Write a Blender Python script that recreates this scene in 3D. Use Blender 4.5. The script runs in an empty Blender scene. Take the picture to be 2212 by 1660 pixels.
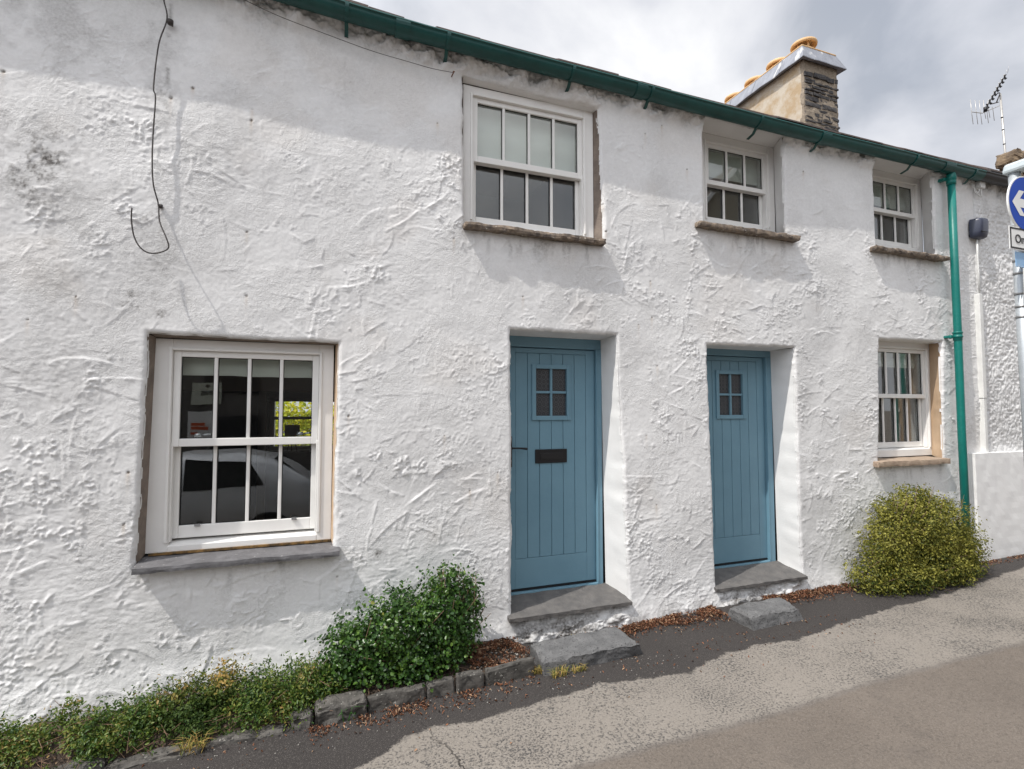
import bpy, bmesh, math, random
import numpy as np
from mathutils import Vector, Matrix, noise as mnoise

# ------------------------------------------------------------------ camera, sky, sun, exposure
S = bpy.context.scene
COL = S.collection
EYE = 1.65; DIST = 3.7; FPX = 1120.0
YAW = math.radians(19.9); PITCH = math.radians(2.8)
Fv = Vector((math.sin(YAW)*math.cos(PITCH), math.cos(YAW)*math.cos(PITCH), math.sin(PITCH)))
Rv = Vector((math.cos(YAW), -math.sin(YAW), 0)); Uv = Rv.cross(Fv)
CAM = Vector((0, -DIST, EYE))
cam = bpy.data.cameras.new('camera'); cam.lens = 36*FPX/2212; cam.sensor_width = 36
cam.clip_start = .05; cam.clip_end = 1000
co = bpy.data.objects.new('camera', cam); COL.objects.link(co)
co.matrix_world = Matrix(((Rv.x, Uv.x, -Fv.x, CAM.x), (Rv.y, Uv.y, -Fv.y, CAM.y), (Rv.z, Uv.z, -Fv.z, CAM.z), (0, 0, 0, 1)))
S.camera = co

SUN_DIR = Vector((.62, .20, -1.0)).normalized()        # the way the light travels
SUN_EL = math.asin(-SUN_DIR.z); SUN_AZ = math.atan2(-SUN_DIR.x, -SUN_DIR.y)
sl = bpy.data.lights.new('sun', 'SUN'); sl.energy = 3.1; sl.angle = math.radians(.55); sl.color = (1, .955, .89)
so = bpy.data.objects.new('sun', sl); COL.objects.link(so)
so.rotation_euler = (-SUN_DIR).to_track_quat('Z', 'Y').to_euler(); so.location = (-6, -4, 12)

W_ = bpy.data.worlds.new('World'); S.world = W_; W_.use_nodes = True
nt = W_.node_tree; nt.nodes.clear()
def wn(t, **k):
    n = nt.nodes.new(t)
    for a, b in k.items(): setattr(n, a, b)
    return n
tc = wn('ShaderNodeTexCoord')
sky = wn('ShaderNodeTexSky', sky_type='NISHITA', sun_disc=False, sun_elevation=SUN_EL, sun_rotation=SUN_AZ)
mp = wn('ShaderNodeMapping'); mp.inputs['Scale'].default_value = (1, 1, 1.1); mp.inputs['Location'].default_value = (.35, .2, .1)
nt.links.new(tc.outputs['Generated'], mp.inputs['Vector'])
n1 = wn('ShaderNodeTexNoise'); n1.inputs['Scale'].default_value = 2.6; n1.inputs['Detail'].default_value = 7; n1.inputs['Roughness'].default_value = .52; n1.inputs['Distortion'].default_value = .25
n2 = wn('ShaderNodeTexNoise'); n2.inputs['Scale'].default_value = 1.3; n2.inputs['Detail'].default_value = 4
nt.links.new(mp.outputs[0], n1.inputs['Vector']); nt.links.new(mp.outputs[0], n2.inputs['Vector'])
cr = wn('ShaderNodeValToRGB')                            # cloud brightness: grey undersides to white
e = cr.color_ramp.elements
e[0].position = .39; e[0].color = (4.0, 4.25, 4.75, 1); e[1].position = .63; e[1].color = (7.8, 7.85, 8.05, 1)
x = e.new(.5); x.color = (5.9, 6.05, 6.5, 1)
nt.links.new(n1.outputs['Fac'], cr.inputs[0])
mk = wn('ShaderNodeMapRange'); mk.inputs[1].default_value = .3; mk.inputs[2].default_value = .42; mk.inputs[3].default_value = .82; mk.inputs[4].default_value = 1
nt.links.new(n2.outputs['Fac'], mk.inputs[0])
mx = wn('ShaderNodeMixRGB'); nt.links.new(mk.outputs[0], mx.inputs[0]); nt.links.new(sky.outputs[0], mx.inputs[1]); nt.links.new(cr.outputs[0], mx.inputs[2])
vd = wn('ShaderNodeVectorMath', operation='DOT_PRODUCT'); vd.inputs[1].default_value = tuple(-SUN_DIR)
nt.links.new(tc.outputs['Generated'], vd.inputs[0])
gl_ = wn('ShaderNodeMapRange'); gl_.inputs[1].default_value = .30; gl_.inputs[2].default_value = 1; gl_.inputs[3].default_value = 1; gl_.inputs[4].default_value = 2.7
nt.links.new(vd.outputs['Value'], gl_.inputs[0])
vs_ = wn('ShaderNodeVectorMath', operation='SCALE'); nt.links.new(mx.outputs[0], vs_.inputs[0]); nt.links.new(gl_.outputs[0], vs_.inputs['Scale'])
bg = wn('ShaderNodeBackground'); bg.inputs[1].default_value = .1
wo = wn('ShaderNodeOutputWorld'); nt.links.new(vs_.outputs[0], bg.inputs[0]); nt.links.new(bg.outputs[0], wo.inputs[0])

S.view_settings.view_transform = 'Standard'; S.view_settings.look = 'None'
S.view_settings.exposure = .36; S.view_settings.gamma = 1
S.cycles.max_bounces = 8; S.cycles.transparent_max_bounces = 16; S.cycles.use_denoising = True

# ------------------------------------------------------------------ helpers
rnd = random.Random(7)
def W(px, py, y=0.0):
    """point where the ray measured at (px, py) of the 2212-wide view meets the plane at depth y"""
    d = Fv*FPX + Rv*(px-1106) + Uv*(830-py); t = (y-CAM.y)/d.y
    return CAM + d*t
def gz(x): return float(np.interp(x, [-60, -4, -2, 0, 1.2, 2.5, 3.3, 5, 7, 9, 60], [-1.6, -.19, -.135, -.125, -.085, -.075, -.035, -.03, .02, .05, 1.6]))
def hn(x, y, z, s=1.0): return mnoise.noise(Vector((x*s, y*s, z*s)))

class MB:
    def __init__(s): s.v = []; s.f = []; s.m = []; s.smooth = []
    def add(s, vs, fs, mi=0, sm=False):
        b = len(s.v); s.v += [tuple(p) for p in vs]
        for f in fs: s.f.append([b+i for i in f]); s.m.append(mi); s.smooth.append(sm)
        return s
    def box(s, x0, x1, y0, y1, z0, z1, mi=0):
        v = [(x0,y0,z0),(x1,y0,z0),(x1,y1,z0),(x0,y1,z0),(x0,y0,z1),(x1,y0,z1),(x1,y1,z1),(x0,y1,z1)]
        return s.add(v, [(0,3,2,1),(4,5,6,7),(0,1,5,4),(1,2,6,5),(2,3,7,6),(3,0,4,7)], mi)
    def hexa(s, pts, mi=0):
        return s.add(pts, [(0,3,2,1),(4,5,6,7),(0,1,5,4),(1,2,6,5),(2,3,7,6),(3,0,4,7)], mi)
    def tube(s, pts, r, seg=8, mi=0, cap=True):
        pts = [Vector(p) for p in pts]; n = len(pts); vs = []; fs = []
        rr = r if isinstance(r, (list, tuple)) else [r]*n
        prev = None
        for i, p in enumerate(pts):
            t = (pts[min(i+1, n-1)] - pts[max(i-1, 0)]).normalized()
            a = prev if prev is not None else (Vector((0,0,1)) if abs(t.z) < .9 else Vector((1,0,0)))
            a = (a - t*a.dot(t)).normalized(); prev = a; b = t.cross(a)
            for k in range(seg):
                th = 2*math.pi*k/seg; vs.append(p + (a*math.cos(th)+b*math.sin(th))*rr[i])
        for i in range(n-1):
            for k in range(seg):
                k2 = (k+1) % seg; fs.append((i*seg+k, i*seg+k2, (i+1)*seg+k2, (i+1)*seg+k))
        if cap: fs += [tuple(range(seg))[::-1], tuple((n-1)*seg+k for k in range(seg))]
        return s.add(vs, fs, mi, True)
    def lathe(s, c, prof, seg=24, mi=0):
        vs = []; fs = []; n = len(prof)
        for r, z in prof:
            for k in range(seg):
                th = 2*math.pi*k/seg; vs.append((c[0]+r*math.cos(th), c[1]+r*math.sin(th), c[2]+z))
        for i in range(n-1):
            for k in range(seg):
                k2 = (k+1) % seg; fs.append((i*seg+k, i*seg+k2, (i+1)*seg+k2, (i+1)*seg+k))
        return s.add(vs, fs, mi, True)
    def build(s, name, mats, parent=None, bevel=0, seg=2):
        me = bpy.data.meshes.new(name); me.from_pydata(s.v, [], s.f)
        if not isinstance(mats, (list, tuple)): mats = [mats]
        for m in mats: me.materials.append(m)
        me.polygons.foreach_set('material_index', s.m); me.polygons.foreach_set('use_smooth', s.smooth)
        me.update()
        return link(name, me, parent, bevel, seg)

def link(name, data, parent=None, bevel=0, seg=2):
    o = bpy.data.objects.new(name, data); COL.objects.link(o)
    if parent is not None:
        o.parent = parent
        if parent.type == 'EMPTY': o.location = -parent.location
    if bevel:
        b = o.modifiers.new('bevel', 'BEVEL'); b.width = bevel; b.segments = seg; b.limit_method = 'ANGLE'; b.angle_limit = .6
    return o
def letters(cu, par, loc, rot):
    tmp = bpy.data.objects.new('lettering', cu); me = bpy.data.meshes.new_from_object(tmp); bpy.data.objects.remove(tmp)
    o = bpy.data.objects.new('lettering', me); COL.objects.link(o); o.parent = par; o.location = loc; o.rotation_euler = rot; return o
def tag(o, label=None, cat=None, group=None, kind=None):
    if label: o['label'] = label
    if cat: o['category'] = cat
    if group: o['group'] = group
    if kind: o['kind'] = kind
    return o
def thing(name, loc, label, cat, group=None):
    o = bpy.data.objects.new(name, None); COL.objects.link(o); o.location = loc; o.empty_display_size = .2
    return tag(o, label, cat, group)

def slab(x0, x1, y0, y1, z0, z1, amp=.006, step=.018, seed=0, chip=.0, skew=None):
    """a rough hewn stone block: subdivided box with eroded arrises, smooth noise on every face"""
    bm = bmesh.new(); bmesh.ops.create_cube(bm, size=1)
    for ax, L in ((0, x1-x0), (1, y1-y0), (2, z1-z0)):
        n = max(1, min(90, int(abs(L)/step)))
        es = [e for e in bm.edges if abs((e.verts[0].co-e.verts[1].co)[ax]) > 1e-6 and abs((e.verts[0].co-e.verts[1].co).length-abs((e.verts[0].co-e.verts[1].co)[ax])) < 1e-6]
        if n > 1: bmesh.ops.subdivide_edges(bm, edges=es, cuts=n-1, use_grid_fill=True)
    c = Vector(((x0+x1)/2, (y0+y1)/2, (z0+z1)/2)); d = Vector((x1-x0, y1-y0, z1-z0))
    for v in bm.verts:
        u = v.co.copy(); p = Vector((c.x+u.x*d.x, c.y+u.y*d.y, c.z+u.z*d.z))
        k = sum(abs(abs(q)-.5) < 1e-5 for q in u)
        nv = mnoise.noise_vector(p*9+Vector((seed*3.1, 0, 0)))*amp + mnoise.noise_vector(p*30+Vector((seed, 5, 0)))*amp*.45
        if k >= 2:
            q = Vector([(1 if a > 0 else -1) if abs(abs(a)-.5) < 1e-5 else 0 for a in u]).normalized()
            p -= q*(amp*.5 + chip*max(0, mnoise.noise(p*14+Vector((seed, 0, 9)))))
        p += nv
        if skew: p = skew(p)
        v.co = p
    mb = MB(); bm.verts.index_update()
    mb.add([v.co[:] for v in bm.verts], [[v.index for v in f.verts] for f in bm.faces], 0, False); bm.free()
    return mb
def merge(*mbs):
    r = MB()
    for m in mbs:
        b = len(r.v); r.v += m.v; r.f += [[b+i for i in f] for f in m.f]; r.m += m.m; r.smooth += m.smooth
    return r

# ------------------------------------------------------------------ materials
def mat(name, col, rough=.6, col2=None, vs=6.0, bump=0.0, bs=80.0, spec=.4, metal=0.0, detail=6, contrast=(.35, .65), stretch=None, bd=.01, speck=None):
    m = bpy.data.materials.new(name); m.use_nodes = True; t = m.node_tree; b = t.nodes['Principled BSDF']
    b.inputs['Roughness'].default_value = rough; b.inputs['Metallic'].default_value = metal
    b.inputs['Specular IOR Level'].default_value = spec
    tc = t.nodes.new('ShaderNodeTexCoord'); vec = tc.outputs['Object']
    if stretch:
        mpn = t.nodes.new('ShaderNodeMapping'); mpn.inputs['Scale'].default_value = stretch
        t.links.new(vec, mpn.inputs['Vector']); vec = mpn.outputs[0]
    n = t.nodes.new('ShaderNodeTexNoise'); n.inputs['Scale'].default_value = vs; n.inputs['Detail'].default_value = detail; n.inputs['Roughness'].default_value = .62
    t.links.new(vec, n.inputs['Vector'])
    r = t.nodes.new('ShaderNodeValToRGB'); r.color_ramp.elements[0].position = contrast[0]; r.color_ramp.elements[1].position = contrast[1]
    c2 = col2 if col2 else tuple(min(1, c*.86) for c in col)
    r.color_ramp.elements[0].color = (*c2, 1); r.color_ramp.elements[1].color = (*col, 1)
    t.links.new(n.outputs['Fac'], r.inputs[0]); last = r.outputs[0]
    if speck:
        sn = t.nodes.new('ShaderNodeTexNoise'); sn.inputs['Scale'].default_value = speck[0]; sn.inputs['Detail'].default_value = 3; t.links.new(vec, sn.inputs['Vector'])
        sr = t.nodes.new('ShaderNodeMapRange'); sr.inputs[1].default_value = speck[1]; sr.inputs[2].default_value = speck[1]+.05; t.links.new(sn.outputs['Fac'], sr.inputs[0])
        sm = t.nodes.new('ShaderNodeMixRGB'); sm.inputs[2].default_value = (*speck[2], 1); t.links.new(sr.outputs[0], sm.inputs[0]); t.links.new(last, sm.inputs[1]); last = sm.outputs[0]
    t.links.new(last, b.inputs['Base Color'])
    if bump:
        bn = t.nodes.new('ShaderNodeTexNoise'); bn.inputs['Scale'].default_value = bs; bn.inputs['Detail'].default_value = 5; t.links.new(vec, bn.inputs['Vector'])
        bu = t.nodes.new('ShaderNodeBump'); bu.inputs['Strength'].default_value = bump; bu.inputs['Distance'].default_value = bd
        t.links.new(bn.outputs['Fac'], bu.inputs['Height']); t.links.new(bu.outputs[0], b.inputs['Normal'])
    return m

def leafmat(name, ramp, rough=.4, trans=.25, spec=.5):
    m = bpy.data.materials.new(name); m.use_nodes = True; t = m.node_tree; b = t.nodes['Principled BSDF']; out = t.nodes['Material Output']
    a = t.nodes.new('ShaderNodeAttribute'); a.attribute_name = 'tone'
    r = t.nodes.new('ShaderNodeValToRGB'); els = r.color_ramp.elements
    els[0].position, els[0].color = ramp[0][0], (*ramp[0][1], 1); els[1].position, els[1].color = ramp[-1][0], (*ramp[-1][1], 1)
    for p, c in ramp[1:-1]: q = els.new(p); q.color = (*c, 1)
    t.links.new(a.outputs['Fac'], r.inputs[0]); t.links.new(r.outputs[0], b.inputs['Base Color'])
    b.inputs['Roughness'].default_value = rough; b.inputs['Specular IOR Level'].default_value = spec
    tr = t.nodes.new('ShaderNodeBsdfTranslucent'); t.links.new(r.outputs[0], tr.inputs[0])
    mxs = t.nodes.new('ShaderNodeMixShader'); mxs.inputs[0].default_value = trans
    t.links.new(b.outputs[0], mxs.inputs[1]); t.links.new(tr.outputs[0], mxs.inputs[2]); t.links.new(mxs.outputs[0], out.inputs[0])
    return m

def glassmat():
    m = bpy.data.materials.new('window_glass'); m.use_nodes = True; t = m.node_tree; t.nodes.remove(t.nodes['Principled BSDF']); out = t.nodes['Material Output']
    tr = t.nodes.new('ShaderNodeBsdfTransparent'); tr.inputs[0].default_value = (.93, .95, .945, 1)
    gl = t.nodes.new('ShaderNodeBsdfGlossy'); gl.inputs['Roughness'].default_value = .012
    tc = t.nodes.new('ShaderNodeTexCoord'); nn = t.nodes.new('ShaderNodeTexNoise'); nn.inputs['Scale'].default_value = 3.5; nn.inputs['Detail'].default_value = 1
    bu = t.nodes.new('ShaderNodeBump'); bu.inputs['Strength'].default_value = .03; bu.inputs['Distance'].default_value = .02
    t.links.new(tc.outputs['Object'], nn.inputs['Vector']); t.links.new(nn.outputs['Fac'], bu.inputs['Height']); t.links.new(bu.outputs[0], gl.inputs['Normal'])
    fr = t.nodes.new('ShaderNodeFresnel'); fr.inputs[0].default_value = 1.5
    mu = t.nodes.new('ShaderNodeMath'); mu.operation = 'MULTIPLY'; mu.inputs[1].default_value = 2.2; mu.use_clamp = True
    mn = t.nodes.new('ShaderNodeMath'); mn.operation = 'MINIMUM'; mn.inputs[1].default_value = .17; t.links.new(mu.outputs[0], mn.inputs[0])
    t.links.new(fr.outputs[0], mu.inputs[0])
    mi = t.nodes.new('ShaderNodeMixShader'); t.links.new(mn.outputs[0], mi.inputs[0]); t.links.new(tr.outputs[0], mi.inputs[1]); t.links.new(gl.outputs[0], mi.inputs[2]); t.links.new(mi.outputs[0], out.inputs[0])
    return m

def patterned_glass():
    m = mat('patterned_glass', (.10, .11, .12), .22, spec=.6); t = m.node_tree; b = t.nodes['Principled BSDF']
    tc = t.nodes.new('ShaderNodeTexCoord'); vo = t.nodes.new('ShaderNodeTexVoronoi'); vo.inputs['Scale'].default_value = 26; vo.inputs['Randomness'].default_value = .15
    t.links.new(tc.outputs['Object'], vo.inputs['Vector'])
    ma = t.nodes.new('ShaderNodeMath'); ma.operation = 'SINE'; mm = t.nodes.new('ShaderNodeMath'); mm.operation = 'MULTIPLY'; mm.inputs[1].default_value = 16
    t.links.new(vo.outputs['Distance'], mm.inputs[0]); t.links.new(mm.outputs[0], ma.inputs[0])
    r = t.nodes.new('ShaderNodeMapRange'); r.inputs[1].default_value = -.2; r.inputs[2].default_value = .5; t.links.new(ma.outputs[0], r.inputs[0])
    mi = t.nodes.new('ShaderNodeMixRGB'); mi.inputs[1].default_value = (.03, .034, .04, 1); mi.inputs[2].default_value = (.058, .063, .072, 1)
    t.links.new(r.outputs[0], mi.inputs[0]); t.links.new(mi.outputs[0], b.inputs['Base Color'])
    bu = t.nodes.new('ShaderNodeBump'); bu.inputs['Strength'].default_value = .2; bu.inputs['Distance'].default_value = .002
    t.links.new(ma.outputs[0], bu.inputs['Height']); t.links.new(bu.outputs[0], b.inputs['Normal'])
    return m

def render_mat(name, base=(.775, .772, .766), fine=.75):
    """painted render: dirt and rust attributes are stains with shapes of their own"""
    m = bpy.data.materials.new(name); m.use_nodes = True; t = m.node_tree; b = t.nodes['Principled BSDF']
    b.inputs['Roughness'].default_value = .62; b.inputs['Specular IOR Level'].default_value = .3
    tc = t.nodes.new('ShaderNodeTexCoord')
    n = t.nodes.new('ShaderNodeTexNoise'); n.inputs['Scale'].default_value = 1.7; n.inputs['Detail'].default_value = 8; t.links.new(tc.outputs['Object'], n.inputs['Vector'])
    r = t.nodes.new('ShaderNodeValToRGB'); r.color_ramp.elements[0].position = .3; r.color_ramp.elements[1].position = .7
    r.color_ramp.elements[0].color = (base[0]*.93, base[1]*.93, base[2]*.93, 1); r.color_ramp.elements[1].color = (*base, 1); t.links.new(n.outputs['Fac'], r.inputs[0])
    last = r.outputs[0]
    gn = t.nodes.new('ShaderNodeTexNoise'); gn.inputs['Scale'].default_value = 28; gn.inputs['Detail'].default_value = 8; gn.inputs['Roughness'].default_value = .75; t.links.new(tc.outputs['Object'], gn.inputs['Vector'])
    gr = t.nodes.new('ShaderNodeMapRange'); gr.inputs[1].default_value = .35; gr.inputs[2].default_value = .62; gr.inputs[3].default_value = .93; gr.inputs[4].default_value = 1.01; t.links.new(gn.outputs['Fac'], gr.inputs[0])
    gm = t.nodes.new('ShaderNodeVectorMath'); gm.operation = 'SCALE'; t.links.new(last, gm.inputs[0]); t.links.new(gr.outputs[0], gm.inputs['Scale']); last = gm.outputs[0]
    fn = t.nodes.new('ShaderNodeTexNoise'); fn.inputs['Scale'].default_value = 60; fn.inputs['Detail'].default_value = 4; t.links.new(tc.outputs['Object'], fn.inputs['Vector'])
    for at, c in (('dirt', (.115, .105, .095)), ('rust', (.42, .27, .12))):
        a = t.nodes.new('ShaderNodeAttribute'); a.attribute_name = at
        if at == 'dirt':
            ad = t.nodes.new('ShaderNodeMath'); ad.operation = 'MULTIPLY_ADD'; ad.inputs[1].default_value = 1.0; ad.inputs[2].default_value = -.55
            sc = t.nodes.new('ShaderNodeMath'); sc.operation = 'ADD'
            t.links.new(fn.outputs['Fac'], ad.inputs[0]); 
            mu = t.nodes.new('ShaderNodeMath'); mu.operation = 'MULTIPLY'; t.links.new(a.outputs['Fac'], mu.inputs[0]); mu.inputs[1].default_value = 2.2
            m3 = t.nodes.new('ShaderNodeMath'); m3.operation = 'MULTIPLY'; t.links.new(ad.outputs[0], m3.inputs[0]); t.links.new(mu.outputs[0], m3.inputs[1])
            t.links.new(a.outputs['Fac'], sc.inputs[0]); t.links.new(m3.outputs[0], sc.inputs[1]); sc.use_clamp = True; fac = sc.outputs[0]
        else: fac = a.outputs['Fac']
        mi = t.nodes.new('ShaderNodeMixRGB'); mi.inputs[2].default_value = (*c, 1); t.links.new(fac, mi.inputs[0]); t.links.new(last, mi.inputs[1]); last = mi.outputs[0]
    t.links.new(last, b.inputs['Base Color'])
    b1 = t.nodes.new('ShaderNodeTexNoise'); b1.inputs['Scale'].default_value = 95; b1.inputs['Detail'].default_value = 6; b1.inputs['Roughness'].default_value = .7; t.links.new(tc.outputs['Object'], b1.inputs['Vector'])
    bu = t.nodes.new('ShaderNodeBump'); bu.inputs['Strength'].default_value = fine; bu.inputs['Distance'].default_value = .0055
    pm = t.nodes.new('ShaderNodeTexNoise'); pm.inputs['Scale'].default_value = 3.1; pm.inputs['Detail'].default_value = 5; t.links.new(tc.outputs['Object'], pm.inputs['Vector'])
    pr = t.nodes.new('ShaderNodeMapRange'); pr.inputs[1].default_value = .42; pr.inputs[2].default_value = .58; pr.inputs[3].default_value = .25; pr.inputs[4].default_value = 1.5; t.links.new(pm.outputs['Fac'], pr.inputs[0])
    hm = t.nodes.new('ShaderNodeMath'); hm.operation = 'MULTIPLY'; t.links.new(b1.outputs['Fac'], hm.inputs[0]); t.links.new(pr.outputs[0], hm.inputs[1])
    t.links.new(hm.outputs[0], bu.inputs['Height']); t.links.new(bu.outputs[0], b.inputs['Normal'])
    return m

M_wall = render_mat('white_render')
M_rough = render_mat('white_roughcast', (.75, .748, .742), .8)
M_plaster = mat('white_plaster', (.77, .768, .76), .6, (.72, .715, .705), 3, .25, 60, bd=.004)
M_woodw = mat('white_paint', (.80, .79, .765), .38, (.755, .745, .72), 5, .05, 40, spec=.45)
M_brown = mat('brown_reveal', (.235, .19, .155), .75, (.15, .12, .10), 9, .4, 70)
M_tan = mat('tan_timber', (.56, .42, .29), .7, (.44, .31, .20), 7, .3, 60, stretch=(1, 1, .2))
M_slate = mat('grey_slate', (.155, .152, .158), .62, (.10, .098, .102), 11, .35, 70, speck=(45, .68, (.33, .32, .31)))
M_slateb = mat('pale_slate', (.135, .127, .12), .7, (.088, .084, .082), 12, .45, 60, speck=(90, .62, (.09, .088, .085)))
M_sill = mat('brown_stone', (.26, .205, .155), .85, (.085, .07, .06), 22, .7, 60, speck=(38, .66, (.45, .42, .36)))
M_step = mat('step_stone', (.150, .149, .149), .78, (.100, .100, .101), 10, .5, 90, speck=(100, .60, (.03, .03, .03)))
M_kerb = mat('edging_slate', (.108, .100, .090), .78, (.05, .047, .042), 13, .6, 45, speck=(50, .66, (.3, .29, .26)))
M_door = mat('blue_paint', (.150, .278, .355), .42, (.128, .245, .318), 2.2, .10, 45, spec=.45)
M_black = mat('black_iron', (.012, .012, .014), .45)
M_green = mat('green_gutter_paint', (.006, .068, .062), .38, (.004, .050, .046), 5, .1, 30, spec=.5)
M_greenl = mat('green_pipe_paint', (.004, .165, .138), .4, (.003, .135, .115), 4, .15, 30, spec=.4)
M_gblack = mat('black_gutter_plastic', (.022, .022, .024), .4)
M_roofslate = mat('roof_slate', (.12, .10, .09), .7, (.085, .055, .045), 4, .5, 30)
M_lead = mat('lead_sheet', (.27, .285, .32), .5, (.20, .21, .24), 9, .2, 30, speck=(7, .64, (.5, .5, .5)), stretch=(1.0, 1.0, .35))
M_ochre = mat('ochre_render', (.49, .435, .355), .8, (.39, .29, .18), 4.2, .4, 60, contrast=(.42, .60))
M_mortar = mat('lime_mortar', (.33, .275, .21), .9, (.20, .165, .13), 14, .8, 60)
M_stone = mat('dark_rubble_stone', (.085, .08, .078), .8, (.035, .034, .036), 16, .7, 60, speck=(26, .68, (.24, .21, .17)))
M_pot = mat('buff_clay', (.66, .44, .22), .6, (.50, .31, .15), 8, .1, 40)
M_wire = mat('dark_wire', (.05, .042, .04), .6)
M_rust = mat('rusty_nail', (.16, .065, .03), .9)
M_alu = mat('grey_aluminium', (.50, .48, .45), .4, metal=.6)
M_galv = mat('galvanised_steel', (.46, .49, .51), .42, (.38, .41, .43), 14, metal=.35)
M_signb = mat('blue_sign_face', (.002, .055, .40), .45, (.002, .05, .37), 4, spec=.2)
M_signw = mat('white_sign_face', (.80, .80, .78), .35, (.72, .72, .70), 6)
M_skyb = mat('faded_blue_plate', (.26, .44, .66), .5, (.40, .52, .66), 18, contrast=(.3, .5))
M_plbox = mat('slate_blue_plastic', (.045, .052, .085), .32, (.036, .042, .07), 6, spec=.55)
M_whplastic = mat('white_plastic', (.74, .74, .72), .4)
M_glass = glassmat(); M_pglass = patterned_glass()
M_blind = mat('cream_blind', (.80, .82, .75), .85, (.74, .76, .69), 2)
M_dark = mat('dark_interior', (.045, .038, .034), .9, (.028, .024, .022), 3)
M_room = mat('room_wall', (.62, .59, .54), .9, (.55, .52, .47), 2)
M_soil = mat('bed_soil', (.075, .052, .038), .95, (.035, .026, .02), 30, 1.0, 80, speck=(60, .62, (.22, .15, .09)))
M_leafG = leafmat('glossy_leaves', [(0, (.018, .055, .010)), (.45, (.034, .088, .014)), (.8, (.075, .148, .024)), (.94, (.15, .25, .045)), (1, (.30, .18, .05))], .33, .22, .45)
M_leafY = leafmat('variegated_leaves', [(0, (.05, .075, .012)), (.35, (.17, .165, .026)), (.7, (.33, .315, .06)), (1, (.60, .54, .17))], .5, .3, .3)
M_leafL = leafmat('low_leaves', [(0, (.02, .06, .010)), (.4, (.060, .115, .015)), (.75, (.14, .185, .028)), (.92, (.26, .23, .06)), (1, (.36, .22, .07))], .45, .25, .4)
M_leafB = leafmat('browning_leaves', [(0, (.02, .055, .010)), (.5, (.075, .115, .018)), (.72, (.16, .155, .03)), (.82, (.30, .22, .06)), (1, (.44, .27, .08))], .55, .25, .3)
M_leafH = leafmat('hedge_leaves', [(0, (.28, .36, .02)), (.5, (.58, .60, .04)), (1, (.80, .70, .06))], .5, .4, .3)
M_leafD = leafmat('fallen_leaves', [(0, (.05, .028, .02)), (.4, (.13, .06, .035)), (.75, (.30, .13, .07)), (1, (.48, .34, .22))], .8, .1, .2)
M_twig = mat('bare_twig', (.22, .135, .085), .85, (.12, .075, .05), 20)
M_tuft = leafmat('dry_grass', [(0, (.12, .16, .03)), (.6, (.38, .30, .09)), (1, (.55, .33, .12))], .6, .3, .3)

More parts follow.
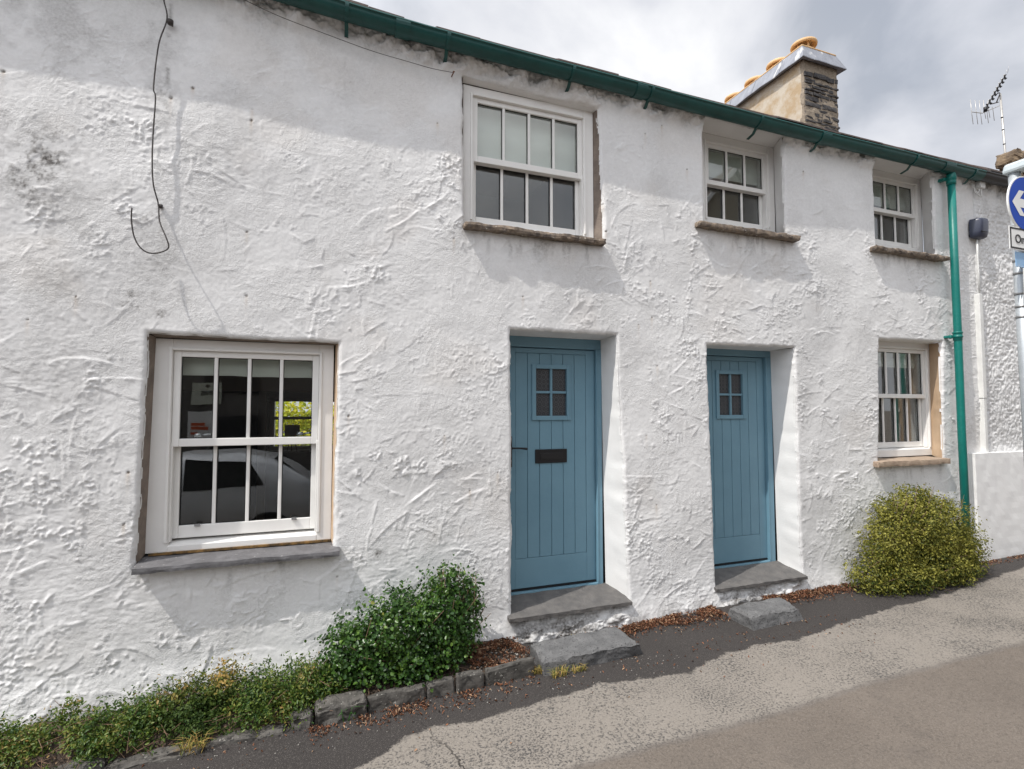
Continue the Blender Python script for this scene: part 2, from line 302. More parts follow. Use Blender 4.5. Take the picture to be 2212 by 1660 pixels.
# ------------------------------------------------------------------ ground, road (one sheet, worn surface mapped by two measured seams)
E1 = [(-9, .98), (.2, .95), (.36, .86), (.45, .765), (.93, .80), (1.29, .765), (1.7, .715), (2.0, .76), (2.3, .82), (2.6, .70), (3.0, .69), (3.3, .755), (3.6, .70), (4.0, .64), (4.7, .56), (5.4, .53), (6.9, .36), (9, .25), (40, .25)]
def ground():
    xs = np.concatenate([[-160, -60, -25, -12], np.arange(-8, 12, .08), [14, 20, 40, 90, 160]])
    ys = np.concatenate([[-160, -60, -30, -18, -12, -9], np.arange(-7, -3, .25), np.arange(-3, .45, .04), [1, 3, 6, 10, 30, 90, 160]])
    X, Y = np.meshgrid(xs, ys); gx = np.interp(xs, [-60, -4, -2, 0, 1.2, 2.5, 3.3, 5, 7, 9, 60], [-1.6, -.19, -.135, -.125, -.085, -.075, -.035, -.03, .02, .05, 1.6])
    Z = np.tile(gx, (len(ys), 1)) - .085*np.clip(-Y-2.3, 0, 4)
    mound = .010*np.exp(-((Y+1.38)/.02)**2)                      # lip of the reinstated strip
    Z = Z + mound
    e1 = np.interp(X, [a for a, b in E1], [b for a, b in E1])
    a1 = -Y - e1; a2 = -Y - 1.36
    nx, ny = len(xs), len(ys)
    v = np.stack([X, Y, Z], -1).reshape(-1, 3)
    i = np.arange(nx*ny).reshape(ny, nx)
    f = np.stack([i[:-1, :-1], i[:-1, 1:], i[1:, 1:], i[1:, :-1]], -1).reshape(-1, 4)
    me = npmesh('road', v, f)
    for nm, a in (('seam_a', a1), ('seam_b', a2)):
        at = me.attributes.new(nm, 'FLOAT', 'POINT'); at.data.foreach_set('value', a.reshape(-1).astype(np.float32))
    m = bpy.data.materials.new('worn_tarmac'); m.use_nodes = True; t = m.node_tree; b = t.nodes['Principled BSDF']; L = t.links.new
    N = t.nodes.new; tc = N('ShaderNodeTexCoord'); vec = tc.outputs['Object']
    def noise(s, d=4, ro=.55):
        n = N('ShaderNodeTexNoise'); n.inputs['Scale'].default_value = s; n.inputs['Detail'].default_value = d; n.inputs['Roughness'].default_value = ro; L(vec, n.inputs['Vector']); return n.outputs['Fac']
    def math_(op, a, c, clamp=False):
        n = N('ShaderNodeMath'); n.operation = op; n.use_clamp = clamp
        for k, q in enumerate((a, c)):
            if q is None: continue
            if isinstance(q, (int, float)): n.inputs[k].default_value = q
            else: L(q, n.inputs[k])
        return n.outputs[0]
    def rng(v, a, c, lo=0, hi=1):
        n = N('ShaderNodeMapRange'); n.inputs[1].default_value = a; n.inputs[2].default_value = c; n.inputs[3].default_value = lo; n.inputs[4].default_value = hi; L(v, n.inputs[0]); return n.outputs[0]
    def mix(f_, a, c):
        n = N('ShaderNodeMixRGB')
        for k, q in ((0, f_), (1, a), (2, c)):
            if isinstance(q, tuple): n.inputs[k].default_value = (*q, 1)
            else: L(q, n.inputs[k])
        return n.outputs[0]
    def attr(n_):
        n = N('ShaderNodeAttribute'); n.attribute_name = n_; return n.outputs['Fac']
    big = noise(1.6, 5); mid = noise(9, 5); fine = noise(70, 4); gr = noise(210, 3); pit = noise(78, 4, .65); pit2 = noise(26, 6, .7)
    s1 = math_('ADD', attr('seam_a'), math_('MULTIPLY', math_('SUBTRACT', mid, .5), .13)); s1 = math_('ADD', s1, math_('MULTIPLY', math_('SUBTRACT', fine, .5), .05))
    pale_m = rng(s1, -.006, .012)
    s2 = math_('ADD', attr('seam_b'), math_('MULTIPLY', math_('SUBTRACT', mid, .5), .06)); s2 = math_('ADD', s2, math_('MULTIPLY', math_('SUBTRACT', fine, .5), .03))
    road_m = rng(s2, -.015, .03)
    dark = mix(rng(gr, .56, .66), mix(big, (.031, .028, .027), (.046, .041, .039)), (.12, .11, .10))
    pale = mix(big, (.198, .177, .153), (.252, .227, .198))
    pale = mix(rng(gr, .45, .7, 0, .35), pale, (.20, .18, .165))
    # surface dressing worn through to the dark stone in pits, thicker in patches
    thr = math_('ADD', pit, math_('MULTIPLY', math_('SUBTRACT', noise(2.2, 3), .5), .30))
    pm = rng(thr, .52, .66, 0, .95); pale = mix(pm, pale, (.060, .058, .058)); pale = mix(rng(noise(130, 2), .60, .66, 0, .5), pale, (.31, .285, .26))
    pm2 = rng(math_('ADD', pit2, math_('MULTIPLY', math_('SUBTRACT', big, .5), .35)), .60, .72, 0, .6); pale = mix(pm2, pale, (.10, .095, .09))
    road = mix(big, (.124, .104, .087), (.160, .136, .115)); road = mix(rng(gr, .5, .68, 0, .6), road, (.235, .205, .178)); road = mix(rng(fine, .56, .66, 0, .5), road, (.08, .07, .062))
    road = mix(rng(noise(4, 4), .55, .75, 0, .4), road, (.098, .085, .076))
    lip = rng(math_('ABSOLUTE', math_('ADD', s2, .0), None), .0, .035, .55, 0)
    c = mix(pale_m, dark, mix(road_m, pale, road)); c = mix(lip, c, (.12, .105, .095))
    # a crack wandering out from the edging
    sep = N('ShaderNodeSeparateXYZ'); L(vec, sep.inputs[0])
    cx = math_('ADD', math_('MULTIPLY', sep.outputs[1], -.35), math_('MULTIPLY', math_('SUBTRACT', noise(5, 4), .5), .22))
    cr = math_('ABSOLUTE', math_('SUBTRACT', math_('SUBTRACT', sep.outputs[0], .30), cx), None)
    crm = math_('MULTIPLY', rng(cr, .002, .007, 1, 0), rng(sep.outputs[1], -1.25, -.65, 1, .15)); crm = math_('MULTIPLY', crm, rng(sep.outputs[1], -.55, -.5, 1, 0))
    c = mix(crm, c, (.02, .018, .017))
    L(c, b.inputs['Base Color']); b.inputs['Roughness'].default_value = .86; b.inputs['Specular IOR Level'].default_value = .22
    h = math_('ADD', math_('MULTIPLY', gr, .45), math_('MULTIPLY', fine, .7)); h = math_('SUBTRACT', h, math_('MULTIPLY', math_('MULTIPLY', pm, pale_m), .55)); h = math_('SUBTRACT', h, math_('MULTIPLY', crm, 1.5)); h = math_('ADD', h, math_('MULTIPLY', pale_m, .6))
    bu = N('ShaderNodeBump'); bu.inputs['Strength'].default_value = .75; bu.inputs['Distance'].default_value = .006; L(h, bu.inputs['Height']); L(bu.outputs[0], b.inputs['Normal'])
    me.materials.append(m)
    return tag(link('road', me), kind='structure')

def npmesh(name, v, f, smooth=True):
    me = bpy.data.meshes.new(name); n = len(v); k = len(f)
    me.vertices.add(n); me.vertices.foreach_set('co', np.ascontiguousarray(v, dtype=np.float32).reshape(-1))
    me.loops.add(k*4); me.loops.foreach_set('vertex_index', np.ascontiguousarray(f, dtype=np.int32).reshape(-1))
    me.polygons.add(k); me.polygons.foreach_set('loop_start', np.arange(k, dtype=np.int32)*4)
    me.polygons.foreach_set('use_smooth', np.full(k, smooth)); me.update(calc_edges=True); me.validate()
    return me
ground()

# ------------------------------------------------------------------ the rendered facade: a carved height field with real openings
def vn(X, Z, cell, seed):
    r = np.random.default_rng(seed); T = r.random((256, 256)).astype(np.float32)
    x = X/cell+1000; z = Z/cell+1000; xi = np.floor(x).astype(int); zi = np.floor(z).astype(int); fx = x-xi; fz = z-zi
    fx = fx*fx*(3-2*fx); fz = fz*fz*(3-2*fz); xi %= 256; zi %= 256; x2 = (xi+1) % 256; z2 = (zi+1) % 256
    return (T[xi, zi]*(1-fx)+T[x2, zi]*fx)*(1-fz)+(T[xi, z2]*(1-fx)+T[x2, z2]*fx)*fz
def fbm(X, Z, cell, seed, o=4, g=.5):
    s = 0; a = 1; n = 0
    for k in range(o): s = s+a*vn(X, Z, cell/2**k, seed+k*17); n += a; a *= g
    return s/n
def sstep(a, b, x): t = np.clip((x-a)/(b-a), 0, 1); return t*t*(3-2*t)

# opening: front corners TL, TR, BR, BL (x, z) and back corners at depth
OPEN = {
 'w1': dict(q=[(-1.012, 2.113), (.082, 2.103), (.068, .722), (-1.038, .712)], b=[(-1.0, 2.105), (.068, 2.10), (.058, .765), (-1.022, .762)], d=.112, m=[M_brown, M_tan, M_brown, M_brown]),
 'd1': dict(q=[(1.332, 2.262), (2.261, 2.268), (2.345, .10), (1.343, .10)], b=[(1.335, 2.256), (2.256, 2.256), (2.283, .165), (1.345, .165)], d=.262, m=[M_plaster]*4),
 'd2': dict(q=[(3.178, 2.228), (4.189, 2.238), (4.215, .10), (3.222, .095)], b=[(3.21, 2.232), (4.172, 2.232), (4.20, .15), (3.24, .15)], d=.262, m=[M_plaster]*4),
 'wU': dict(q=[(.95, 4.178), (2.098, 4.150), (2.140, 3.005), (.963, 3.015)], b=[(.96, 4.165), (2.09, 4.15), (2.092, 3.05), (.972, 3.05)], d=.072, m=[M_plaster, M_brown, M_brown, M_brown]),
 'w2': dict(q=[(3.172, 4.31), (4.118, 4.29), (4.135, 3.285), (3.175, 3.285)], b=[(3.22, 4.285), (4.212, 4.285), (4.222, 3.42), (3.225, 3.42)], d=.202, m=[M_plaster]*4),
 'w3': dict(q=[(5.362, 4.32), (6.285, 4.31), (6.30, 3.30), (5.358, 3.30)], b=[(5.45, 4.30), (6.412, 4.30), (6.435, 3.44), (5.46, 3.44)], d=.202, m=[M_plaster]*4),
 'wR': dict(q=[(5.36, 2.372), (6.322, 2.388), (6.292, 1.11), (5.285, 1.11)], b=[(5.40, 2.385), (6.372, 2.388), (6.345, 1.15), (5.40, 1.15)], d=.152, m=[M_plaster, M_tan, M_tan, M_brown]),
}
EAVE = 4.47
def gdz(x): return float(np.interp(x, [-3, -.9, -.4, 0, .5, 1, 1.5, 2.2, 3, 8], [.13, .125, .10, .07, .042, .033, .025, .018, 0, 0]))        # the eaves line sags towards the middle
def qdist(q, X, Z):
    """inward distance to each side (TL-TR, TR-BR, BR-BL, BL-TL), positive inside"""
    out = []
    for k in range(4):
        (ax, az), (bx, bz) = q[k], q[(k+1) % 4]; L = math.hypot(bx-ax, bz-az); nx, nz = (bz-az)/L, -(bx-ax)/L
        out.append((-(X-ax)*-nx + (Z-az)*nz, nx, nz))
    return out
def wob(X, Z): return (fbm(X, Z, .11, 91, 3)-.5)*.020

def strokes(X, Z, xs, zs, H, n, rg, xr, zr, amp, ln, seedang=None):
    for _ in range(n):
        cx = rg.uniform(*xr); cz = rg.uniform(*zr); an = rg.normal(.35, .75) if rg.random() < .7 else rg.uniform(0, 3.14)
        L = rg.uniform(*ln); k = rg.normal(0, 2.2); a = rg.uniform(.4, 1)*amp; w1 = rg.uniform(.004, .006); w2 = rg.uniform(.008, .035)
        i0, i1 = np.searchsorted(xs, [cx-L, cx+L]); j0, j1 = np.searchsorted(zs, [cz-L, cz+L])
        if i1-i0 < 2 or j1-j0 < 2: continue
        x = X[j0:j1, i0:i1]-cx; z = Z[j0:j1, i0:i1]-cz; c, s = math.cos(an), math.sin(an)
        u = x*c+z*s; v = -x*s+z*c - k*u*u*.5
        tap = np.clip(1-(u/(L*.5))**2, 0, 1)**.7
        sg = 1 if rg.random() < .5 else -1; v = v*sg
        p = np.where(v > 0, np.exp(-(v/w1)**2), np.exp(-np.abs(v)/w2)*.9+.1*np.exp(-(v/w1)**2))
        br = np.clip(.35+1.3*(vn(x+cx*3, z+cz*7, .03, 5)), .2, 1.4)
        H[j0:j1, i0:i1] += a*tap*p*br

def facade(parent):
    rg = np.random.default_rng(11)
    xs = [-6.0]
    while xs[-1] < 6.97:
        x = xs[-1]
        if x < -2.4: d = .05
        elif x < 1.5: d = .0068
        else: d = .0068+(x-1.5)*.0013
        xs.append(x+d)
    xs[-1] = 6.97; xs = np.array(xs); zs = np.linspace(-.35, EAVE, 695)
    X, Z = np.meshgrid(xs, zs)
    sm = np.clip(1-.55*sstep(3.35, 3.75, Z+.35*(fbm(X, Z, .7, 3)-.5)), 0, 1)           # smoother under the eaves
    sm *= .45+.75*sstep(.35, .6, fbm(X, Z, .8, 4, 3))
    low = (fbm(X, Z, 1.1, 21, 3)-.5)*.035 + (fbm(X, Z, .33, 22, 3)-.5)*.010
    H = np.zeros_like(X)
    strokes(X, Z, xs, zs, H, 1000, rg, (-2.5, 6.97), (-.3, 4.3), .0052, (.10, .40))
    strokes(X, Z, xs, zs, H, 2000, rg, (-2.5, 6.97), (-.3, 4.3), .0040, (.04, .14))
    cl = sstep(.55, .66, fbm(X, Z, .26, 31, 4, .6)); cl2 = sstep(.44, .60, fbm(X, Z, .09, 32, 3))
    crumb = np.clip(fbm(X, Z, .0155, 33, 2, .6)-.46, 0, 1); H += cl*cl2*crumb*.020               # clusters of thrown crumbs
    rid = 1-np.abs(2*fbm(X, Z, .06, 34, 3, .55)-1); H += sstep(.5, .66, fbm(X, Z, .4, 35, 4))*np.clip(rid-.86, 0, 1)*.024
    H += sstep(.42, .7, fbm(X, Z, .5, 36, 3))*(fbm(X*.45, Z*1.5, .016, 37, 2)-.5)*.0030
    H = H*sm + (fbm(X, Z, .014, 41, 1)-.5)*.0015 + (fbm(X, Z, .07, 43, 3)-.5)*.0024*(.4+sm)
    H = np.minimum(H, .011)
    # two letters pressed into the render between the doors
    for pts in ([(1.5*math.cos(t)*.022+2.785, 1.5*math.sin(t)*.022+1.415) for t in np.linspace(.8, 5.5, 14)],
                [(2.835, 1.37), (2.835, 1.44), (2.853, 1.452), (2.868, 1.435), (2.868, 1.375), (2.868, 1.435), (2.886, 1.452), (2.902, 1.43), (2.902, 1.37)]):
        i0, i1 = np.searchsorted(xs, [2.72, 2.95]); j0, j1 = np.searchsorted(zs, [1.32, 1.5]); dd = np.full((j1-j0, i1-i0), 9.)
        for (ax, az), (bx, bz) in zip(pts[:-1], pts[1:]):
            x, z = X[j0:j1, i0:i1], Z[j0:j1, i0:i1]; L2 = (bx-ax)**2+(bz-az)**2; t = np.clip(((x-ax)*(bx-ax)+(z-az)*(bz-az))/L2, 0, 1)
            dd = np.minimum(dd, np.hypot(x-ax-t*(bx-ax), z-az-t*(bz-az)))
        H[j0:j1, i0:i1] -= .0035*np.exp(-(dd/.007)**2)
    Y = -(low+H)
    gdz_a = np.interp(X, [-3, -.9, -.4, 0, .5, 1, 1.5, 2.2, 3, 8], [.13, .125, .10, .07, .042, .033, .025, .018, 0, 0])
    eav = sstep(4.12, 4.28, Z-gdz_a+.12*(fbm(X, Z, .25, 51)-.5)); lump = fbm(X, Z, .11, 52, 5, .62)
    Y -= eav*(lump-.30)*.15                                                              # torn mortar fillet under the gutter
    foot = sstep(.16, -.12, Z); Y -= foot*(.015+.05*fbm(X, Z, .22, 55, 4))
    under = np.zeros_like(X)
    for a, b in ((1.35, 2.33), (3.24, 4.2)):                                              # broken masonry below the door slabs
        under = np.maximum(under, sstep(a-.03, a+.03, X)*sstep(b+.03, b-.03, X)*sstep(.11, .07, Z))
    Y += under*(.035-.07*fbm(X, Z*2.2, .10, 57, 4, .6))
    # stains
    dirt = .38*eav*sstep(.46, .66, fbm(X, Z, .22, 61, 4, .6)) + .12*sstep(.42, .72, fbm(X, Z, .6, 62, 6, .6)) + .22*sstep(1.2, -1.6, X)*sstep(1.6, 2.6, Z)*sstep(.50, .68, fbm(X, Z, .3, 64, 6, .7))
    for px, py, r, a in ((95, 330, .18, .5), (60, 400, .16, .3), (330, 470, .08, .4), (280, 650, .05, .8), (470, 930, .07, .12), (350, 200, .09, .35), (820, 1195, .035, .8), (120, 820, .22, .15), (20, 1080, .2, .12), (1000, 1300, .12, .12), (1420, 790, .10, .25), (345, 680, .04, .5)):
        p = W(px, py); dirt += .9*a*np.exp(-(((X-p.x)/r)**2+((Z-p.z)/(r*1.1))**2))*sstep(.42, .62, fbm(X, Z, .05, 63, 5, .75))*1.3
    dirt += .35*sstep(.12, -.06, Z)*sstep(.35, .6, fbm(X, Z, .15, 66, 4)) + under*.5*sstep(.35, .6, fbm(X, Z, .1, 67, 4))
    for nm in ('w1', 'wU', 'w2', 'w3', 'wR'):
        (ax, az), (bx, bz) = OPEN[nm]['q'][3], OPEN[nm]['q'][2]
        band = sstep(ax-.02, ax+.05, X)*sstep(bx+.02, bx-.05, X)*sstep(-.28, -.03, Z-az)*sstep(.0, -.02, Z-az-.0)
        dirt += .35*band*sstep(.5, .7, fbm(X, Z*.25, .06, 68, 4))
    dirt += .5*np.exp(-((X-W(365, 100).x)/.012)**2)*sstep(3.3, 3.5, Z)*sstep(.4, .6, fbm(X, Z, .05, 69, 3))
    rust = np.zeros_like(X)
    spots = [(8, 155, .010), (417, 190, .010), (545, 235, .004), (543, 260, .010), (533, 500, .008), (532, 638, .008), (277, 1020, .008), (753, 898, .009), (268, 1132, .008), (1394, 288, .006), (1405, 607, .006), (1409, 685, .006), (1396, 940, .005), (1484, 365, .007), (1430, 270, .005), (1418, 1090, .006),
             (1690, 380, .008), (1735, 370, .008), (1420, 790, .006), (1130, 640, .006), (1005, 258, .006), (1308, 500, .009), (1302, 440, .006), (945, 265, .005), (700, 880, .006), (728, 1245, .006), (665, 1090, .006), (1015, 1060, .006), (960, 940, .004), (1075, 1020, .005), (980, 515, .006), (370, 212, .012), (165, 640, .006), (60, 690, .006), (2053, 1122, .004), (1380, 700, .004)]
    for px, py, r in spots:
        p = W(px, py); i0, i1 = np.searchsorted(xs, [p.x-.12, p.x+.12]); j0, j1 = np.searchsorted(zs, [p.z-.2, p.z+.1])
        x, z = X[j0:j1, i0:i1]-p.x, Z[j0:j1, i0:i1]-p.z
        g = np.exp(-(x**2+z**2)/(r*.75)**2); dirt[j0:j1, i0:i1] += 2.2*g; Y[j0:j1, i0:i1] += .006*g
        rust[j0:j1, i0:i1] += .55*np.exp(-(x/.010)**2)*sstep(.01, -.02, z)*np.exp(z/.05)*(.3+.7*vn(x+p.x, z, .05, 4))
    rust += .06*sstep(.6, .75, fbm(X, Z, .5, 71, 4))
    # cut the openings
    keep = np.ones((len(zs)-1, len(xs)-1), bool); Xc = (X[1:, 1:]+X[:-1, :-1])/2; Zc = (Z[1:, 1:]+Z[:-1, :-1])/2
    Xn, Zn = X.copy(), Z.copy(); w = wob(X, Z); wc = wob(Xc, Zc)
    for o in OPEN.values():
        ds = qdist(o['q'], Xc, Zc); dm = np.minimum.reduce([d for d, _, _ in ds])+wc; hole = dm > 0; keep &= ~hole
        hp = np.zeros((hole.shape[0]+2, hole.shape[1]+2), bool); hp[1:-1, 1:-1] = hole
        anyh = hp[:-1, :-1] | hp[1:, :-1] | hp[:-1, 1:] | hp[1:, 1:]; allh = hp[:-1, :-1] & hp[1:, :-1] & hp[:-1, 1:] & hp[1:, 1:]
        bd = anyh & ~allh
        dsv = qdist(o['q'], X, Z); D = np.stack([d for d, _, _ in dsv])+w; kmin = D.argmin(0); dmin = D.min(0)
        for k in range(4):
            s = bd & (kmin == k); Xn[s] -= dsv[k][1]*dmin[s]; Zn[s] -= dsv[k][2]*dmin[s]
        near = (dmin > -.035) & (dmin < .02); r = .03; tt = np.clip(1+dmin/r, 0, 1)
        Y[near] = (Y*(1-tt**3)+ (r*(1-np.sqrt(np.clip(1-tt**2, 0, 1))))*1.0)[near]
    Zn = np.minimum(Zn, 4.36+np.interp(Xn, [-3, -.9, -.4, 0, .5, 1, 1.5, 2.2, 3, 8], [.13, .125, .10, .07, .042, .033, .025, .018, 0, 0]))
    v = np.stack([Xn, Y, Zn], -1).reshape(-1, 3); idx = np.arange(X.size).reshape(X.shape)
    f = np.stack([idx[:-1, :-1], idx[:-1, 1:], idx[1:, 1:], idx[1:, :-1]], -1)[keep]
    used = np.zeros(X.size, bool); used[f.reshape(-1)] = True; remap = np.cumsum(used)-1
    me = npmesh('wall', v[used], remap[f])
    for nm, a in (('dirt', dirt), ('rust', rust)):
        at = me.attributes.new(nm, 'FLOAT', 'POINT'); at.data.foreach_set('value', np.clip(a, 0, 1).reshape(-1)[used].astype(np.float32))
    me.materials.append(M_wall); wall = link('wall', me, parent)
    for nm, o in OPEN.items():
        mb = MB(); q, b, d = o['q'], o['b'], o['d']
        for k in range(4):
            if nm in ('d1', 'd2', 'w1', 'wU', 'w2', 'w3', 'wR') and k == 2: continue   # the slab or sill closes the foot
            n, r = 90, 7; vs = []; fs = []
            for i in range(n+1):
                t = i/n; fx = q[k][0]*(1-t)+q[(k+1) % 4][0]*t; fz = q[k][1]*(1-t)+q[(k+1) % 4][1]*t
                bx = b[k][0]*(1-t)+b[(k+1) % 4][0]*t; bz = b[k][1]*(1-t)+b[(k+1) % 4][1]*t
                ds = qdist(q, np.array(fx), np.array(fz)); ww = float(wob(np.array([fx]), np.array([fz]))[0])
                fx -= ds[k][1]*(ww+.004); fz -= ds[k][2]*(ww+.004)
                for j in range(r+1):
                    s = j/r; y = .014+(d-.014)*s; amp = .005*math.sin(s*math.pi)
                    vs.append((fx*(1-s)+bx*s+ds[k][1]*amp*hn(fx, y, fz, 9), y, fz*(1-s)+bz*s+ds[k][2]*amp*hn(fx, y+5, fz, 9)))
            for i in range(n):
                for j in range(r): a = i*(r+1)+j; fs.append((a, a+r+1, a+r+2, a+1))
            mb.add(vs, fs, k, True)
        mb.build('window_reveal' if nm[0] == 'w' else 'door_reveal', o['m'], wall)
    return wall

COTT = thing('cottage', (3, 0, -.1), 'long white rendered cottage with two blue doors and five sash windows', 'house')
WALL = facade(COTT)

# ------------------------------------------------------------------ windows
def sash(par, x0, x1, z0, z1, y0, y1, n, st=.042, top=.04, bot=.045):
    mb = MB(); mb.box(x0, x0+st, y0, y1, z0, z1); mb.box(x1-st, x1, y0, y1, z0, z1)
    mb.box(x0+st, x1-st, y0+.0015, y1-.0015, z0, z0+bot); mb.box(x0+st, x1-st, y0+.0015, y1-.0015, z1-top, z1)
    gx0, gx1 = x0+st, x1-st; p = (gx1-gx0)/n
    for i in range(1, n): mb.box(gx0+p*i-.011, gx0+p*i+.011, y0+.004, y1-.004, z0+bot-.001, z1-top+.001)
    o = mb.build('sash', M_woodw, par, .004)
    g = MB(); ym = (y0+y1)/2+.006; g.box(gx0-.006, gx1+.006, ym, ym+.004, z0+bot-.006, z1-top+.006)
    # a fine dark gasket line round each pane
    k = MB()
    for i in range(n):
        a = gx0+p*i+(.011 if i else 0); c = gx0+p*(i+1)-(.011 if i < n-1 else 0); yy = (y0+ym)/2+.004
        for bx in ((a, a+.004, z0+bot, z1-top), (c-.004, c, z0+bot, z1-top), (a+.004, c-.004, z1-top-.004, z1-top), (a+.004, c-.004, z0+bot, z0+bot+.003)): k.box(bx[0], bx[1], yy, ym-.0005, bx[2], bx[3])
    return o, g, k

def window(x0, x1, z0, z1, yf, n, zm, cl, cr, ct, cb, mid=.05, gap=.0, low_bot=.075):
    mb = MB(); yb = yf+.15
    mb.box(x0, x0+cl, yf, yb, z0, z1); mb.box(x1-cr, x1, yf, yb, z0, z1); mb.box(x0+cl, x1-cr, yf+.0015, yb, z1-ct, z1)
    mb.hexa([(x0+cl, yf-.002, z0), (x1-cr, yf-.002, z0), (x1-cr, yb, z0), (x0+cl, yb, z0), (x0+cl, yf-.002, z0+cb-.018), (x1-cr, yf-.002, z0+cb-.018), (x1-cr, yb, z0+cb+.006), (x0+cl, yb, z0+cb+.006)])
    bw = .02                                                         # staff bead
    mb.box(x0+cl-bw, x0+cl-.002, yf-.009, yf+.004, z0+cb, z1-ct+bw); mb.box(x1-cr+.002, x1-cr+bw, yf-.009, yf+.004, z0+cb, z1-ct+bw); mb.box(x0+cl-.002, x1-cr+.002, yf-.0075, yf+.004, z1-ct+.002, z1-ct+bw-.001)
    # parting bead strips in the lower half
    mb.box(x0+cl, x0+cl+.012, yf+.012, yf+.058, z0+cb, zm); mb.box(x1-cr-.012, x1-cr, yf+.012, yf+.058, z0+cb, zm)
    fr = mb.build('sash_window', M_woodw, COTT, .003)
    gl, gk = MB(), MB()
    for (a, c, d, e_, tp, bt) in ((zm-mid/2, z1-ct, yf+.016, yf+.056, .038, mid), (z0+cb+gap, zm+.018, yf+.062, yf+.102, .04, low_bot)):
        o, g, k = sash(fr, x0+cl+.001, x1-cr-.001, a, c, d, e_, n, .042, tp, bt); gl = merge(gl, g); gk = merge(gk, k)
    gl.build('glass_pane', M_glass, fr); gk.build('gasket', M_black, fr)
    return fr
def sill(fr, x0, x1, yf, yb, z0, z1, m, seed, tilt=.02, amp=.006, chip=.015):
    f = lambda p: Vector((p.x, p.y, p.z - tilt*(yb-p.y)/(yb-yf)))
    return slab(x0, x1, yf, yb, z0, z1, amp, .016, seed, chip, f).build('sill', m, fr)

w1 = window(-1.022, .058, .765, 2.10, .11, 4, 1.441, .116, .094, .072, .055, mid=.05, gap=.012, low_bot=.078)
sill(w1, -1.035, .112, -.085, .16, .715, .752, M_slate, 1, .022, .004, .006)
wU = window(.965, 2.088, 3.05, 4.155, .068, 4, 3.595, .078, .092, .075, .05, mid=.05, low_bot=.055)
sill(wU, .94, 2.135, -.075, .12, 3.0, 3.047, M_sill, 2, .012, .010, .02)
w2 = window(3.275, 4.212, 3.42, 4.285, .20, 3, 3.825, .098, .088, .085, .035, mid=.045, low_bot=.05)
sill(w2, 3.055, 4.24, -.075, .24, 3.268, 3.318, M_sill, 3, .012, .009, .02)
w3 = window(5.49, 6.412, 3.44, 4.30, .20, 3, 3.862, .095, .078, .08, .06, mid=.045, low_bot=.05)
sill(w3, 5.24, 6.40, -.085, .24, 3.285, 3.335, M_sill, 4, .012, .011, .03)
wR = window(5.40, 6.362, 1.15, 2.388, .15, 4, 1.80, .06, .05, .075, .09, mid=.045, low_bot=.06)
sill(wR, 5.20, 6.30, -.06, .18, 1.085, 1.140, mat('tan_stone', (.40, .31, .23), .8, (.27, .20, .15), 12, .4, 60), 5, .008, .004, .006)
# expanding-foam line under the lower left window frame
MB().box(-1.0, .055, .095, .16, .7525, .7655).build('bedding_strip', mat('ochre_foam', (.26, .15, .05), .9, (.05, .035, .02), 25), w1)
# cream blinds behind the upper sashes, catches and lifts on the lower left window
def blind(fr, x0, x1, z0, z1, y, folds=0, m=None):
    mb = MB(); n = 24; vs = []; fs = []
    for i in range(n+1):
        z = z1+(z0-z1)*i/n
        for k in range(9): vs.append((x0+(x1-x0)*k/8, y+.012*math.sin(i/n*math.pi*folds)+.004*hn(x0+k, 0, z, 3), z+(.008*hn(k, z, 1, .7) if i == n else 0)))
    for i in range(n):
        for k in range(8): fs.append((i*9+k, i*9+k+1, (i+1)*9+k+1, (i+1)*9+k))
    return mb.add(vs, fs, 0, True).build('blind', m or M_blind, fr)
blind(w1, -.93, -.0, 1.875, 2.09, .235, 2)
blind(wU, 1.05, 1.99, 3.60, 4.07, .185, 3); blind(w2, 3.38, 4.12, 3.93, 4.19, .322, 2); blind(w3, 5.59, 6.33, 3.96, 4.21, .322, 2); blind(wR, 5.47, 6.30, 2.12, 2.30, .27, 2)
M_chrome = mat('chrome_fitting', (.55, .56, .57), .25, metal=.8)
for x, z in ((-.77, 1.474), (-.155, 1.474)):
    hw = MB(); hw.lathe((x, .185, z), [(.0, .024), (.020, .024), (.022, .0), (.0, 0)], 12); hw.tube([(x+.02, .185, z+.012), (x+.05, .18, z+.016), (x+.075, .18, z+.018)], [.004, .007, .006], 6); hw.build('sash_catch', M_chrome, w1)
for x in (-.755, -.18): MB().box(x-.016, x+.016, .158, .170, .902, .918).build('sash_lift', M_chrome, w1)
# rooms behind the panes
def room(x0, x1, y0, y1, z0, z1, m, hole=None):
    mb = MB(); t = .06
    mb.box(x0-t, x0, y0, y1+t, z0-t, z1+t); mb.box(x1, x1+t, y0, y1+t, z0-t, z1+t); mb.box(x0, x1, y0, y1+t, z0-t, z0); mb.box(x0, x1, y0, y1+t, z1, z1+t)
    if hole:
        a, b, c, d = hole
        mb.box(x0, a, y1, y1+t, z0, z1); mb.box(b, x1, y1, y1+t, z0, z1); mb.box(a, b, y1, y1+t, z0, c); mb.box(a, b, y1, y1+t, d, z1)
    else: mb.box(x0, x1, y1, y1+t, z0, z1)
    return mb.build('room', m, COTT)
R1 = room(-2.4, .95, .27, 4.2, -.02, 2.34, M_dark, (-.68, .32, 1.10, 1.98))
room(.75, 2.3, .30, 2.2, 2.75, 4.24, mat('blue_reflection_wall', (.045, .055, .085), .9, (.035, .043, .068), 2)); room(3.0, 4.45, .36, 2.2, 2.8, 4.30, M_room); room(5.25, 6.62, .36, 2.2, 2.8, 4.32, M_room); room(5.25, 6.62, .31, 2.4, .2, 2.45, M_room)  # first room painted blue to stand in for sky reflected in its panes
mb = MB()
